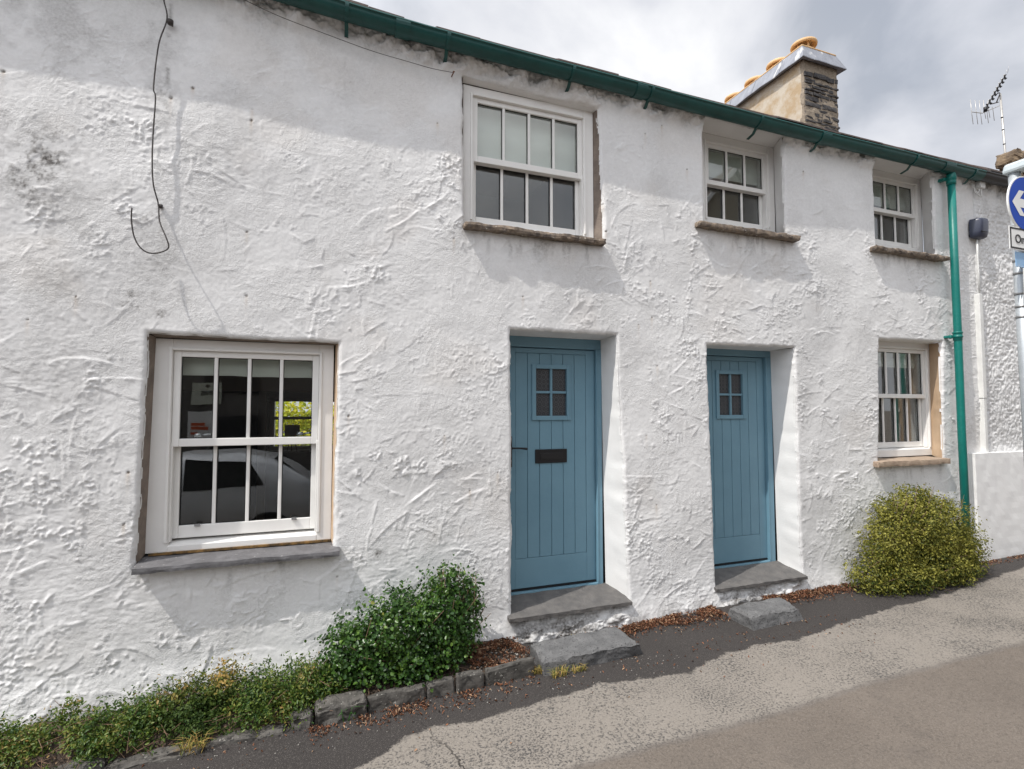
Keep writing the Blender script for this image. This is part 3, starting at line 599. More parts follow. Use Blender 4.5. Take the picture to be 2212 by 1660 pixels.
for a in ((-.70, -.645, 1.10, 1.98), (.29, .34, 1.10, 1.98), (-.645, .29, 1.10, 1.145), (-.645, .29, 1.515, 1.555), (-.645, .29, 1.94, 1.98)): mb.box(a[0], a[1], 4.15, 4.23, a[2], a[3])
mb.box(-.74, .36, 4.02, 4.15, 1.07, 1.098)
mb.build('rear_window', mat('cream_paint', (.55, .52, .46), .6), R1, .004)
MB().box(-.835, -.742, 4.05, 4.17, .02, 2.3).build('timber_post', mat('limed_beam', (.40, .32, .23), .8, (.30, .23, .16), 5, stretch=(1, 1, .2)), R1, .006)
MB().box(-2.38, .94, .9, 1.05, 1.80, 1.96).build('ceiling_beam', mat('dark_beam', (.12, .085, .06), .8), R1)
blind(R1, -.74, .38, 1.76, 2.2, 4.06, 5, mat('charcoal_blind', (.03, .028, .027), .9))

# ------------------------------------------------------------------ doors
def door(ox, x_l, x_r, thr_x0, thr_x1, seed, fittings):
    """ox moves the measured first door along the street; x_l, x_r bound the frame"""
    yl = .292; X0, X1, Z0, Z1 = 1.386+ox, 2.206+ox, .205, 2.165
    lf = MB(); px0, px1, pz0, pz1 = 1.474+ox, 2.122+ox, .44, 2.125-.0
    lf.box(X0, px0, yl, yl+.045, Z0, Z1); lf.box(px1, X1, yl, yl+.045, Z0, Z1); lf.box(px0, px1, yl+.001, yl+.045, Z0, pz0); lf.box(px0, px1, yl+.001, yl+.045, pz1, Z1)
    gx0, gx1, gzl, gzh = 1.655+ox, 1.938+ox, 1.60, 1.995
    n = 6; p = (px1-px0)/n
    for i in range(n):
        a, b = px0+p*i+.0022, px0+p*(i+1)-.0022
        segs = [(pz0+.003, pz1-.003)] if b < gx0-.02 or a > gx1+.02 else [(pz0+.003, gzl-.02), (gzh+.02, pz1-.003)]
        if len(segs) == 2 and (a < gx0-.02 or b > gx1+.02):
            if a < gx0-.02: lf.box(a, gx0-.022, yl+.003, yl+.04, gzl-.02, gzh+.02)
            if b > gx1+.02: lf.box(gx1+.022, b, yl+.003, yl+.04, gzl-.02, gzh+.02)
        for c, d in segs: lf.box(a, b, yl+.003, yl+.04, c, d)
    lf.box(px0, px1, yl+.012, yl+.02, pz0, gzl-.021); lf.box(px0, px1, yl+.012, yl+.02, gzh+.021, pz1)
    D = lf.build('front_door', M_door, COTT, .0018, 1)
    fr = MB(); yf = .262
    fr.box(x_l, X0-.004, yf, yf+.1, .165, Z1+.005); fr.box(X1+.004, x_r, yf, yf+.1, .165, Z1+.005); fr.box(x_l, x_r, yf+.001, yf+.1, Z1+.005, 2.258)
    fr.box(X0-.004, X1+.004, yf-.004, yf+.1, .158, .186)
    fr.box(X1+.004, X1+.014, yf-.006, yf+.002, .19, Z1)
    fr.build('door_frame', M_door, D, .004)
    MB().box(X0, X1, yl-.006, yl+.03, .188, .203).build('weather_bar', M_black, D)
    g = MB(); o = .036
    for a in ((gx0-o, gx0, gzl-o, gzh+o), (gx1, gx1+o, gzl-o, gzh+o), (gx0, gx1, gzl-o, gzl), (gx0, gx1, gzh, gzh+o)): g.box(a[0], a[1], yl-.012, yl+.03, a[2], a[3])
    xm, zm = (gx0+gx1)/2, (gzl+gzh)/2
    g.box(xm-.010, xm+.010, yl-.004, yl+.03, gzl, gzh); g.box(gx0, xm-.010, yl-.003, yl+.03, zm-.010, zm+.010); g.box(xm+.010, gx1, yl-.003, yl+.03, zm-.010, zm+.010)
    g.build('glazing_frame', M_door, D, .003)
    MB().box(gx0-.004, gx1+.004, yl+.014, yl+.02, gzl-.004, gzh+.004).build('door_pane', M_pglass, D)
    if fittings:
        lp = MB(); lp.box(1.648+ox, 1.937+ox, yl-.008, yl+.004, 1.208, 1.322); lp.build('letter_plate', M_black, D, .003)
        MB().box(1.69+ox, 1.895+ox, yl-.013, yl-.0085, 1.24, 1.292).build('letter_flap', mat('dark_iron', (.02, .02, .022), .35), D, .002)
        h = MB(); h.box(1.418+ox, 1.444+ox, yl-.010, yl+.002, 1.185, 1.435); h.tube([(1.43+ox, yl, 1.34), (1.43+ox, yl-.045, 1.34)], .011, 10)
        h.tube([(1.425+ox, yl-.045, 1.341), (1.50+ox, yl-.05, 1.339), (1.56+ox, yl-.048, 1.333)], [.008, .008, .011], 8)
        h.build('handle', M_black, D, .003)
    f = lambda p: Vector((p.x, p.y, p.z + .055*(p.y+.055)/.31))
    slab(thr_x0, thr_x1, -.055, .285, .088, .118, .005, .018, seed, .012, f).build('threshold', M_slateb, D)
    return D
door(0, 1.318, 2.262, 1.30, 2.345, 6, True)
door(1.895, 3.17, 4.178, 3.185, 4.225, 7, False)

# ------------------------------------------------------------------ roof, gutter, downpipe, chimney
rf = MB(); r2 = random.Random(3)
sl_ = .70
x = -6.1
while x < 6.98:                                                       # course of eaves slates
    w = r2.uniform(.22, .34); dy = r2.uniform(-.012, .012); dz = r2.uniform(-.003, .004)+gdz(x); d2 = gdz(x+w)-gdz(x)
    rf.hexa([(x, -.155+dy, 4.335+dz), (x+w-.004, -.155+dy, 4.335+dz+d2+r2.uniform(-.003, .003)), (x+w-.004, .4, 4.335+.555*sl_), (x, .4, 4.335+.555*sl_),
             (x, -.155+dy, 4.349+dz), (x+w-.004, -.155+dy, 4.349+dz+d2), (x+w-.004, .4, 4.349+.555*sl_), (x, .4, 4.349+.555*sl_)]); x += w
rf.hexa([(-6.1, .25, 4.61), (6.98, .25, 4.61), (6.98, 2.5, 6.2), (-6.1, 2.5, 6.2), (-6.1, .25, 4.66), (6.98, .25, 4.66), (6.98, 2.5, 6.25), (-6.1, 2.5, 6.25)])
rf.hexa([(-6.1, 2.5, 6.2), (6.98, 2.5, 6.2), (6.98, 5.2, 4.3), (-6.1, 5.2, 4.3), (-6.1, 2.5, 6.25), (6.98, 2.5, 6.25), (6.98, 5.2, 4.35), (-6.1, 5.2, 4.35)])
rf.build('roof', M_roofslate, COTT)
mb = MB(); mb.box(-6, -.7, 4.85, 5.05, -.4, 4.4); mb.box(.34, 6.97, 4.85, 5.05, -.4, 4.4); mb.box(-.7, .34, 4.85, 5.05, -.4, 1.05); mb.box(-.7, .34, 4.85, 5.05, 2.0, 4.4); mb.box(-6.1, -5.95, .02, 4.85, -.4, 4.4)
mb.build('rear_wall', M_plaster, COTT)
def gutter(name, x0, x1, m, par, cy=-.098, cz=4.312, r=.067):
    mb = MB(); n = 14; xs = np.linspace(x0, x1, 40); vs = []; fs = []
    for x in xs:
        dz = .006*math.sin(x*.9)+.003*math.sin(x*2.3+1)+gdz(x)
        prof = [(-(r)*math.cos(t), -r*math.sin(t)) for t in np.linspace(0, math.pi, n)]
        prof = [(-r-.006, .0), (-r-.006, .012)] [::-1] + prof + [((r-.005)*math.cos(t), -(r-.005)*math.sin(t)) for t in np.linspace(0, math.pi, n)]
        for a, b in prof: vs.append((x, cy+a, cz+b+dz))
    k = 2*n+2
    for i in range(len(xs)-1):
        for j in range(k): j2 = (j+1) % k; fs.append((i*k+j, (i+1)*k+j, (i+1)*k+j2, i*k+j2))
    return mb.add(vs, fs, 0, True).build(name, m, par)
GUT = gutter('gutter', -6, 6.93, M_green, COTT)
def ring(x, w, m, name, par, r=.0735, cy=-.098, cz=4.312):
    mb = MB(); vs = []; fs = []; n = 14; dz = .006*math.sin(x*.9)+.003*math.sin(x*2.3+1)+gdz(x)
    for xx, rr in ((x-w/2, r-.006), (x-w/2, r), (x+w/2, r), (x+w/2, r-.006)):
        for t in np.linspace(-.12, math.pi, n): vs.append((xx, cy-rr*math.cos(t), cz+dz-rr*math.sin(t)))
    for i in range(3):
        for j in range(n-1): fs.append((i*n+j, i*n+j+1, (i+1)*n+j+1, (i+1)*n+j))
    return mb.add(vs, fs).build(name, m, par)
for x in (.476, 2.43, 4.511, 6.33): ring(x, .10 if x < 6 else .16, M_green, 'gutter_joint', GUT)
for x in (-1.9, .10, .80, 1.80, 2.53, 3.70, 4.46, 5.80, 6.76):
    b = MB(); dz = .006*math.sin(x*.9)+.003*math.sin(x*2.3+1)+gdz(x); pts = []
    for t in np.linspace(-.1, 1.75, 10): pts.append((x, -.098-.075*math.cos(t), 4.312+dz-.075*math.sin(t)))
    pts += [(x+.002, -.05, 4.205+dz), (x+.004, .02, 4.19+dz)]
    vs = []; fs = []
    for p in pts: vs += [(p[0]-.013, p[1], p[2]), (p[0]+.013, p[1], p[2]), (p[0]+.013, p[1]+.004, p[2]+.006), (p[0]-.013, p[1]+.004, p[2]+.006)]
    for i in range(len(pts)-1):
        for j in range(4): fs.append((i*4+j, i*4+(j+1) % 4, i*4+4+(j+1) % 4, i*4+4+j))
    b.add(vs, fs).build('gutter_bracket', M_green, GUT)
# downpipe
PX, PY = 6.448, -.088
dp = MB(); dp.tube([(PX, PY, 4.23), (PX, PY, 3.0), (PX+.004, PY, 2.52), (PX, PY, 1.4), (PX+.012, PY, gz(6.45)+.02)], .037, 20)
dp.lathe((PX, PY, 0), [(.037, 4.12), (.043, 4.12), (.045, 4.155), (.042, 4.17), (.048, 4.175), (.048, 4.21), (.042, 4.235), (.037, 4.27)], 20)
dp.lathe((PX, PY, 0), [(.037, 2.40), (.041, 2.405), (.041, 2.43), (.047, 2.435), (.047, 2.447), (.042, 2.452), (.042, 2.475), (.047, 2.48), (.047, 2.492), (.037, 2.497)], 20)
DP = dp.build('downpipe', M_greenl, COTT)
c = MB(); c.box(PX-.095, PX-.036, PY+.01, .02, 2.43, 2.455); c.lathe((PX-.085, PY+.02, 2.44), [(0, -.02), (.018, -.018), (.018, .018), (0, .02)], 10); c.build('pipe_clip', M_greenl, DP, .004)
MB().box(PX-.09, PX-.04, -.07, .0, 4.17, 4.20).build('pipe_clip', M_greenl, DP, .004)

CH = MB(); cx0, cx1, cy0, cy1 = 6.365, 7.05, 1.65, 3.55
CH.box(cx0+.012, cx1, cy0+.04, cy1, 5.0, 6.68)
CHO = CH.build('chimney', M_ochre, COTT, .01)
st = MB(); r3 = random.Random(5); z = 5.25; row = 0
while z < 6.50:
    h = r3.uniform(.035, .085); x = cx0+.02
    while x < cx1+.0:
        w = r3.uniform(.10, .34); xe = min(x+w, cx1+r3.uniform(-.02, .025))
        if xe-x > .05:
            b = slab(x+.004, xe-.006, cy0-.012+r3.uniform(-.022, .018), cy0+.10, z+.006, z+h-.005, .010, .035, row*7+len(st.v), .02, lambda p, s_=r3.uniform(-.05, .02), x_=x: Vector((p.x, p.y, p.z+(p.x-x_)*s_)))
            st = merge(st, b)
        x += w
    z += h+r3.uniform(.0, .012); row += 1
st.build('stone_facing', M_stone, CHO)
slab(cx0+.012, cx1-.006, cy0+.0, cy0+.08, 5.0, 6.68, .012, .03, 77, .01).build('mortar_bed', M_mortar, CHO)
fl = MB(); ov = .085; zt, zb = 6.89, 6.645
a = [(cx0-ov, cy0-ov), (cx1+ov, cy0-ov), (cx1+ov, cy1+ov), (cx0-ov, cy1+ov)]; b = [(cx0+.01, cy0+.01), (cx1-.01, cy0+.01), (cx1-.01, cy1), (cx0+.01, cy1)]
def ringp(p, z, n=16, wv=0):
    o = []
    for k in range(4):
        for i in range(n):
            t = i/n; x = p[k][0]*(1-t)+p[(k+1) % 4][0]*t; y = p[k][1]*(1-t)+p[(k+1) % 4][1]*t; o.append((x, y, z+wv*hn(x, y, 0, 5)))
    return o
v1 = ringp(a, zb, wv=.018); v2 = ringp(a, zb+.012, wv=.018); v3 = ringp(b, zt); v0 = ringp([(cx0, cy0), (cx1, cy0), (cx1, cy1), (cx0, cy1)], zb+.03)
n = 64
fl.add(v0+v1+v2+v3, [(r*n+i, r*n+(i+1) % n, (r+1)*n+(i+1) % n, (r+1)*n+i) for r in range(3) for i in range(n)], 0, False)
for yy in (1.98, 2.5, 3.02):                                            # lapped seams of the lead
    fl.hexa([(cx0-ov-.004, yy, zb), (cx0-ov-.004, yy+.012, zb), (cx0+.012, yy+.012, zt+.002), (cx0+.012, yy, zt+.002), (cx0-ov-.008, yy, zb+.014), (cx0-ov-.008, yy+.012, zb+.014), (cx0+.006, yy+.012, zt+.008), (cx0+.006, yy, zt+.008)])
fl.build('lead_flashing', M_lead, CHO)
MB().box(cx0-.0, cx1+.0, cy0, cy1, 6.875, 6.905).build('chimney_capping', M_pot, CHO, .02)
for yy in (1.90, 2.36, 2.82, 3.28):
    p = MB(); c0 = ((cx0+cx1)/2-.01, yy, 6.775-.015*(yy-1.9))
    p.lathe(c0, [(.15, 0), (.145, .06), (.135, .10), (.13, .25), (.10, .25), (.10, .1)], 28)
    P = p.build('chimney_pot', M_pot, CHO)
    q = MB(); q.lathe(c0, [(.165, .315), (.178, .32), (.182, .345), (.175, .365), (.12, .385), (.0, .392), (.0, .36), (.13, .345), (.165, .315)], 28)
    for k in range(5): t = k*2*math.pi/5+.6; q.box(c0[0]+.115*math.cos(t)-.01, c0[0]+.115*math.cos(t)+.01, c0[1]+.115*math.sin(t)-.01, c0[1]+.115*math.sin(t)+.01, c0[2]+.2, c0[2]+.34)
    q.build('pot_cowl', M_pot, P)

# ------------------------------------------------------------------ the neighbour: roughcast wall, black gutter
NB = thing('neighbour_house', (9, 0, 0), 'white roughcast house adjoining beyond the green downpipe, under a black gutter', 'house')
def rough_wall():
    xs = np.arange(6.97, 10.6, .011); zs = np.arange(-.3, 4.38, .0105); X, Z = np.meshgrid(xs, zs)
    H = (1-np.abs(2*fbm(X, Z, .038, 101, 2, .5)-1))*.020 + fbm(X, Z, .02, 103, 2)*.008+(fbm(X, Z, .4, 104, 3)-.5)*.02
    H *= sstep(6.975, 7.01, X+.03*(fbm(X, Z, .1, 110)-.5))
    Y = -H+.012; eav = sstep(4.12, 4.3, Z); Y -= eav*(fbm(X, Z, .15, 105, 4)-.3)*.06
    dirt = .6*eav*sstep(.4, .6, fbm(X, Z, .15, 106, 4))+.14*sstep(.45, .7, fbm(X, Z, .5, 107, 4))+.2*sstep(3.2, 4.1, Z)*sstep(.45, .65, fbm(X, Z, .12, 108, 4))
    i = np.arange(X.size).reshape(X.shape); f = np.stack([i[:-1, :-1], i[:-1, 1:], i[1:, 1:], i[1:, :-1]], -1).reshape(-1, 4)
    me = npmesh('wall', np.stack([X, Y, Z], -1).reshape(-1, 3), f)
    for nm, a in (('dirt', dirt), ('rust', dirt*0)):
        at = me.attributes.new(nm, 'FLOAT', 'POINT'); at.data.foreach_set('value', np.clip(a, 0, 1).reshape(-1).astype(np.float32))
    me.materials.append(M_rough); return link('wall', me, NB)
rough_wall()
g2 = gutter('gutter', 6.935, 10.6, M_gblack, NB, cz=4.315)
rf = MB(); x = 6.98
while x < 10.6:
    w = r2.uniform(.22, .34); dz = r2.uniform(-.004, .012)
    rf.hexa([(x, -.15, 4.345+dz), (x+w-.004, -.15, 4.345+dz), (x+w-.004, .4, 4.735), (x, .4, 4.735), (x, -.15, 4.365+dz), (x+w-.004, -.15, 4.365+dz), (x+w-.004, .4, 4.755), (x, .4, 4.755)]); x += w
rf.hexa([(6.99, .25, 4.62), (10.6, .25, 4.62), (10.6, 2.5, 6.2), (6.99, 2.5, 6.2), (6.99, .25, 4.67), (10.6, .25, 4.67), (10.6, 2.5, 6.25), (6.99, 2.5, 6.25)])
rf.hexa([(6.99, 2.5, 6.2), (10.6, 2.5, 6.2), (10.6, 5.2, 4.3), (6.99, 5.2, 4.3), (6.99, 2.5, 6.25), (10.6, 2.5, 6.25), (10.6, 5.2, 4.35), (6.99, 5.2, 4.35)])
rf.build('roof', M_roofslate, NB)
p0 = W(2190, 362, .6)
mb = MB()
for k in range(3):
    zz = p0.z-.33+.13*k; mb = merge(mb, slab(p0.x+.06+.02*k, p0.x+1.0, .56, .78, zz, zz+.125, .015, .04, 30+k, .03))
mb = merge(mb, slab(p0.x-.04, p0.x+1.1, .52, .80, p0.z+.06, p0.z+.25, .03, .035, 40, .06))
mb.build('stone_chimney', mat('brown_rubble', (.24, .175, .11), .9, (.10, .075, .055), 9, .8, 40), NB)

# smooth white plinth wall at the corner
pw = thing('plinth_wall', (7.6, 0, 0), 'low smooth white plinth wall at the foot of the roughcast house', 'low wall')
b = slab(6.665, 10.0, -.085, .06, -.2, 1.175, .004, .06, 50, .004); b.build('wall', M_plaster, pw)

# ------------------------------------------------------------------ small fittings on the walls
def alarm():
    t = thing('alarm_box', (6.97, -.07, 3.7), 'slate blue plastic alarm box with sloping base high on the roughcast wall', 'alarm box')
    x0, x1, z0, z1 = 6.87, 7.075, 3.60, 3.815; n = 12; vs = []
    for z, w, dpt in ((z0, .8, .06), (z0+.012, .93, .085), (z0+.06, 1, .10), (z1-.03, .98, .105), (z1-.006, .93, .10), (z1, .85, .085)):
        for k in range(n):
            u = k/(n-1)*2-1; vs.append(((x0+x1)/2+u*(x1-x0)/2*w, -.0-dpt*(1-abs(u)**5)**.5 - .01, z - (.018*(1-abs(u)) if z < z0+.05 else 0)))
    fs = [(r*n+k, r*n+k+1, (r+1)*n+k+1, (r+1)*n+k) for r in range(5) for k in range(n-1)]; fs += [tuple(range(n))[::-1], tuple(5*n+k for k in range(n))]
    MB().add(vs, fs, 0, True).build('cover', M_plbox, t)
    MB().box(x0+.02, x1-.02, -.035, .02, z0+.02, z1-.02).build('backplate', M_gblack, t, .004)
    MB().box((x0+x1)/2-.07, (x0+x1)/2+.03, -.1145, -.10, z0+.052, z0+.058).build('slot', M_black, t)
alarm()
jb = thing('junction_box', (7.03, -.02, 4.23), 'small white junction box with looped wires under the eaves', 'junction box')
MB().box(6.99, 7.08, -.075, .0, 4.185, 4.265).build('box', M_whplastic, jb, .006)
w = MB()
w.tube([(7.01, -.05, 4.19), (6.99, -.055, 4.14), (6.965, -.05, 4.11), (6.94, -.045, 4.13), (6.93, -.04, 4.20), (6.90, -.03, 4.24)], .006, 6); w.tube([(7.04, -.05, 4.19), (7.035, -.055, 4.13), (7.03, -.05, 4.08)], .006, 6); w.tube([(7.03, -.05, 4.08), (6.98, -.05, 4.10), (6.95, -.045, 4.16)], .005, 6)
w.build('wire', M_whplastic, jb)
ct = thing('cable_trunking', (7.0, -.03, 2.3), 'white cable trunking running down the roughcast wall below the alarm box', 'trunking')
w = MB(); w.tube([(6.95, -.04, 3.58), (6.94, -.04, 3.4), (6.955, -.035, 3.2), (6.955, -.035, 2.95)], .010, 8); w.build('cable', M_whplastic, ct)
w = MB(); w.box(6.925, 6.985, -.05, .01, 1.78, 2.96); w.build('casing', M_whplastic, ct, .006)
w = MB(); w.box(6.93, 6.98, -.046, .01, 1.17, 1.775); w.build('casing', M_whplastic, ct, .006)

def smooth_path(pts, n=6):
    out = []; P = [Vector(p) for p in pts]
    for i in range(len(P)-1):
        p0, p1, p2, p3 = P[max(i-1, 0)], P[i], P[i+1], P[min(i+2, len(P)-1)]
        for k in range(n):
            t = k/n; out.append(.5*((2*p1)+(p2-p0)*t+(2*p0-5*p1+4*p2-p3)*t*t+(3*p1-p0-3*p2+p3)*t**3))
    return out+[P[-1]]
cb = [(-.985, 4.32, -.05), (-.981, 4.205, -.045), (-.963, 4.09, -.03), (-.997, 3.902, -.05), (-1.016, 3.632, -.05), (-1.004, 3.561, -.05), (-1.01, 3.34, -.05), (-1.01, 3.165, -.05), (-1.001, 3.022, -.045), (-.976, 2.91, -.03), (-.961, 2.797, -.05), (-.914, 2.687, -.085), (-.9, 2.63, -.09), (-.936, 2.598, -.09), (-.996, 2.586, -.09), (-1.044, 2.615, -.09), (-1.079, 2.682, -.085), (-1.096, 2.78, -.08), (-1.096, 2.851, -.08)]
lc = thing('loose_cable', (-1, -.05, 3.4), 'loose black cable hanging down the white wall and curling up at its end', 'cable')
MB().tube(smooth_path([(a, c, b) for a, b, c in cb]), .0042, 7).build('cable', M_wire, lc)
k = MB(); k.lathe((-.945, -.028, 4.075), [(0, -.018), (.017, -.014), (.017, .012), (0, .018)], 10); k.tube([(-.945, -.03, 4.075), (-.94, .02, 4.07)], .006, 6); k.build('clip', M_wire, lc)
k = MB(); k.lathe((-.965, -.022, 2.90), [(0, -.014), (.011, -.01), (.011, .01), (0, .014)], 8); k.build('clip', M_wire, lc)
tw = thing('thin_wire', (.3, -.03, 4.2), 'thin slack wire stretched under the gutter to a rusty nail', 'wire')
MB().tube(smooth_path([(-.95, -.05, 4.42), (-.62, -.045, 4.345), (-.34, -.045, 4.27), (-.043, -.04, 4.224), (.267, -.04, 4.178), (.529, -.04, 4.159), (.70, -.04, 4.148), (.856, -.04, 4.153)]), .0022, 5).build('wire', M_wire, tw)
k = MB(); k.tube([(.86, .03, 4.155), (.862, -.05, 4.152)], .0045, 6); k.lathe((.862, -.052, 4.152), [(0, -.008), (.009, 0), (0, .008)], 8); k.build('nail', M_rust, tw)

# ------------------------------------------------------------------ television aerial
def aerial():
    X, Y = 11.7, 2.0
    t = thing('tv_aerial', (X, Y, 6.0), 'television aerial on a slim pale pole rising behind the eaves', 'aerial')
    MB().tube([(X+.07, Y, 5.2), (X+.065, Y, 6.2), (X-.01, Y, 7.5)], .017, 10).build('mast', M_alu, t)
    for z in (6.3, 6.55, 6.82, 7.05): MB().tube([(X+.06-(z-6.2)*.058, Y, z), (X+.06-(z-6.2)*.058, Y, z+.012)], .020, 10).build('mast_band', M_black, t)
    q = lambda px, py: W(px, py, Y)
    c = lambda a, b: q((2340+a/6.146)/1.1293, (160+b/6.146)/1.1293)
    b0, b1 = c(365, 690), c(680, 165)
    MB().tube([b0, b0.lerp(b1, .5), b1], .008, 8).build('boom', M_black, t)
    er = MB()
    for i in range(9):
        p = b0.lerp(b1, .03+.95*i/8); el = MB()
        if i == 0: el.tube([p+Vector((0, -.02, .055)), p+Vector((0, -.02, -.02))], [.03, .03], 12)
        else: el.tube([p+Vector((-.012, -.02, .040)), p+Vector((-.006, -.01, .015)), p+Vector((.006, -.01, -.015)), p+Vector((.012, -.02, -.035))], [.028, .012, .014, .022], 8)
        el.build('director', M_black, t)
        er = MB(); er.tube([p+Vector((-.015, -.06, .04)), p+Vector((-.045, -.10, .15))], .0025, 5); er.build('rod', M_alu, t)
    r0, r1, r2_, = c(185, 690), c(345, 710), c(600, 600)
    m = MB(); m.tube([r0, r1, r2_], .007, 8); m.build('reflector_arm', M_alu, t)
    m = MB(); m.tube([c(585, 545), c(470, 575)], .009, 8); m.build('boom_clamp', M_wire, t); m = MB(); m.tube([c(560, 545), c(585, 480), c(615, 415), c(600, 405), c(570, 412)], .010, 8); m.build('bracket', M_wire, t)
    for a, b_, l0, l1 in ((185, 690, 165, 165), (255, 690, 160, 165), (318, 700, 165, 160), (415, 680, 20, 160), (503, 640, 20, 165), (380, 690, 160, 90), (440, 660, 120, 105)):
        p = c(a, b_); MB().tube([p+Vector((-.02, 0, l0*.00135)), p, p+Vector((.03, 0, -l1*.00135))], .0042, 6).build('reflector_rod', M_alu, t)
aerial()

# ------------------------------------------------------------------ street sign
def signpost():
    bx, by = 5.055, -1.30
    t = thing('sign_post', (bx, by, gz(bx)), 'grey steel sign post carrying a round blue arrow sign and white plates', 'sign post')
    P = MB(); P.tube([(bx+.05, by, gz(bx)-.02), (bx, by, 3.50)], .038, 20); P.build('pole', M_galv, t)
    c = MB()
    c.hexa([(bx-.06, by-.42, 3.50), (bx+.06, by-.42, 3.50), (bx+.06, by+.06, 3.50), (bx-.06, by+.06, 3.50), (bx-.05, by-.40, 3.58), (bx+.05, by-.40, 3.58), (bx+.05, by+.045, 3.58), (bx-.05, by+.045, 3.58)]); c.build('sign_lamp', mat('pale_grey_cap', (.52, .58, .60), .45), t, .022)
    yd = by-.075; dc = (bx-.033, 3.22); R = .218
    d = MB(); n = 48
    vs = [(dc[0]+R*math.cos(2*math.pi*k/n), y, dc[1]+R*math.sin(2*math.pi*k/n)) for y in (yd, yd+.012) for k in range(n)]
    d.add(vs, [tuple(range(n))[::-1], tuple(n+k for k in range(n))]+[(k, (k+1) % n, n+(k+1) % n, n+k) for k in range(n)])
    D = d.build('round_sign', M_signw, t, .002)
    r = R-.009; d = MB(); vs = [(dc[0]+r*math.cos(2*math.pi*k/n), yd-.002, dc[1]+r*math.sin(2*math.pi*k/n)) for k in range(n)]
    d.add(vs, [tuple(range(n))[::-1]]).build('blue_face', M_signb, D)
    a = [(-.175, 0), (-.085, .098), (-.018, .098), (-.078, .034), (.165, .034), (.165, -.034), (-.078, -.034), (-.018, -.098), (-.085, -.098)]
    MB().add([(dc[0]+u, yd-.004, dc[1]+v) for u, v in a], [(0, 8, 1), (1, 8, 6, 3), (1, 3, 2), (8, 7, 6), (3, 6, 5, 4)]).build('arrow', M_signw, D)
    def plate(x0, x1, z0, z1, y, name, face, border=None):
        o = MB().box(x0, x1, y, y+.005, z0, z1).build(name, face, t, .002)
        if border:
            b = MB(); k = .012
            for q in ((x0+.008, x1-.008, z1-.008-k, z1-.008), (x0+.008, x1-.008, z0+.008, z0+.008+k), (x0+.008, x0+.008+k, z0+.008+k, z1-.008-k), (x1-.008-k, x1-.008, z0+.008+k, z1-.008-k)): b.box(q[0], q[1], y-.002, y+.001, q[2], q[3])
            b.build('border', border, o)
        return o
    def text(s, x, z, size, y, par, m, bold=.0014):
        c = bpy.data.curves.new('lettering', 'FONT'); c.body = s; c.size = size; c.offset = bold; c.extrude = .0006; c.materials.append(m)
        return letters(c, par, (x, y, z), (math.pi/2, 0, 0))
    pl = plate(bx-.255, bx+.215, 2.853, 3.03, yd, 'one_way_plate', M_signw, M_black); text('One way', bx-.192, 2.908, .092, yd-.003, pl, M_black)
    plate(bx-.165, bx+.20, 2.73, 2.845, yd+.012, 'faded_plate', M_skyb)
    pl = plate(bx-.10, bx+.24, 2.495, 2.722, yd, 'parking_plate', M_signw, M_black); text('Disc', bx-.08, 2.672, .044, yd-.003, pl, M_black, .001)
    MB().box(bx-.078, bx+.02, yd-.003, yd+.001, 2.555, 2.652).build('blue_square', M_signb, pl); text('P', bx-.056, 2.573, .085, yd-.005, pl, M_signw)
    k = MB()
    mb_ = mat('steel_band', (.33, .33, .33), .4, metal=.7)
    for z in (3.34, 3.07, 2.98, 2.80, 2.70, 2.54, 2.44, 2.36):
        k = MB(); xx = bx+.05*(3.5-z)/3.5
        k.tube([(xx, by, z), (xx, by, z+.016)], .0415, 20); k.box(xx-.015, xx+.015, by-.07, by-.03, z-.002, z+.018); k.build('clamp_band', mb_, t)
signpost()

# ------------------------------------------------------------------ steps, edging, bed
def step(name, pts_top, zt, pts_bot, label, seed):
    """a worn stone block given by its plan outline (front-left, front-right, back-right, back-left)"""
    def skew(p):
        u, v, w = p.x, p.y, p.z
        a = [Vector(q).lerp(Vector(r), w) for q, r in zip(pts_bot, pts_top)]
        xy = (a[0]*(1-u)+a[1]*u)*(1-v)+(a[3]*(1-u)+a[2]*u)*v
        g = gz(xy.x); z = (g-.03)*(1-w)+(g+zt)*w; e_ = min(u, 1-u)*.7; f_ = min(v, 1-v)*.3; h_ = (1-w)*zt
        q = Vector((xy.x, xy.y, z)); d_ = mnoise.noise_vector(q*9+Vector((seed, 0, 0)))*.012+mnoise.noise_vector(q*32)*.004
        edge = max(0, .02-min(e_, f_))/.02; top = max(0, .02-h_)/.02
        z -= .018*edge*top*(1+.8*hn(q.x, q.y, q.z, 16))                                    # worn arris
        return Vector((q.x, q.y, z))+d_
    o = slab(0, 1, 0, 1, 0, 1, .0, .03, seed, .0, skew).build(name, M_step, None)
    return tag(o, label, 'step')
step('stone_step', [(1.365, -.505), (2.105, -.50), (2.115, -.20), (1.40, -.235)], .10, [(1.38, -.525), (2.17, -.47), (2.15, -.15), (1.40, -.2)], 'wide worn slate step below the blue door with the letter plate', 11)
step('stone_step', [(3.12, -.49), (3.60, -.49), (3.67, -.26), (3.14, -.255)], .10, [(3.13, -.515), (3.66, -.505), (3.71, -.24), (3.12, -.23)], 'shorter grey stone step below the second blue door, without letter plate', 12)

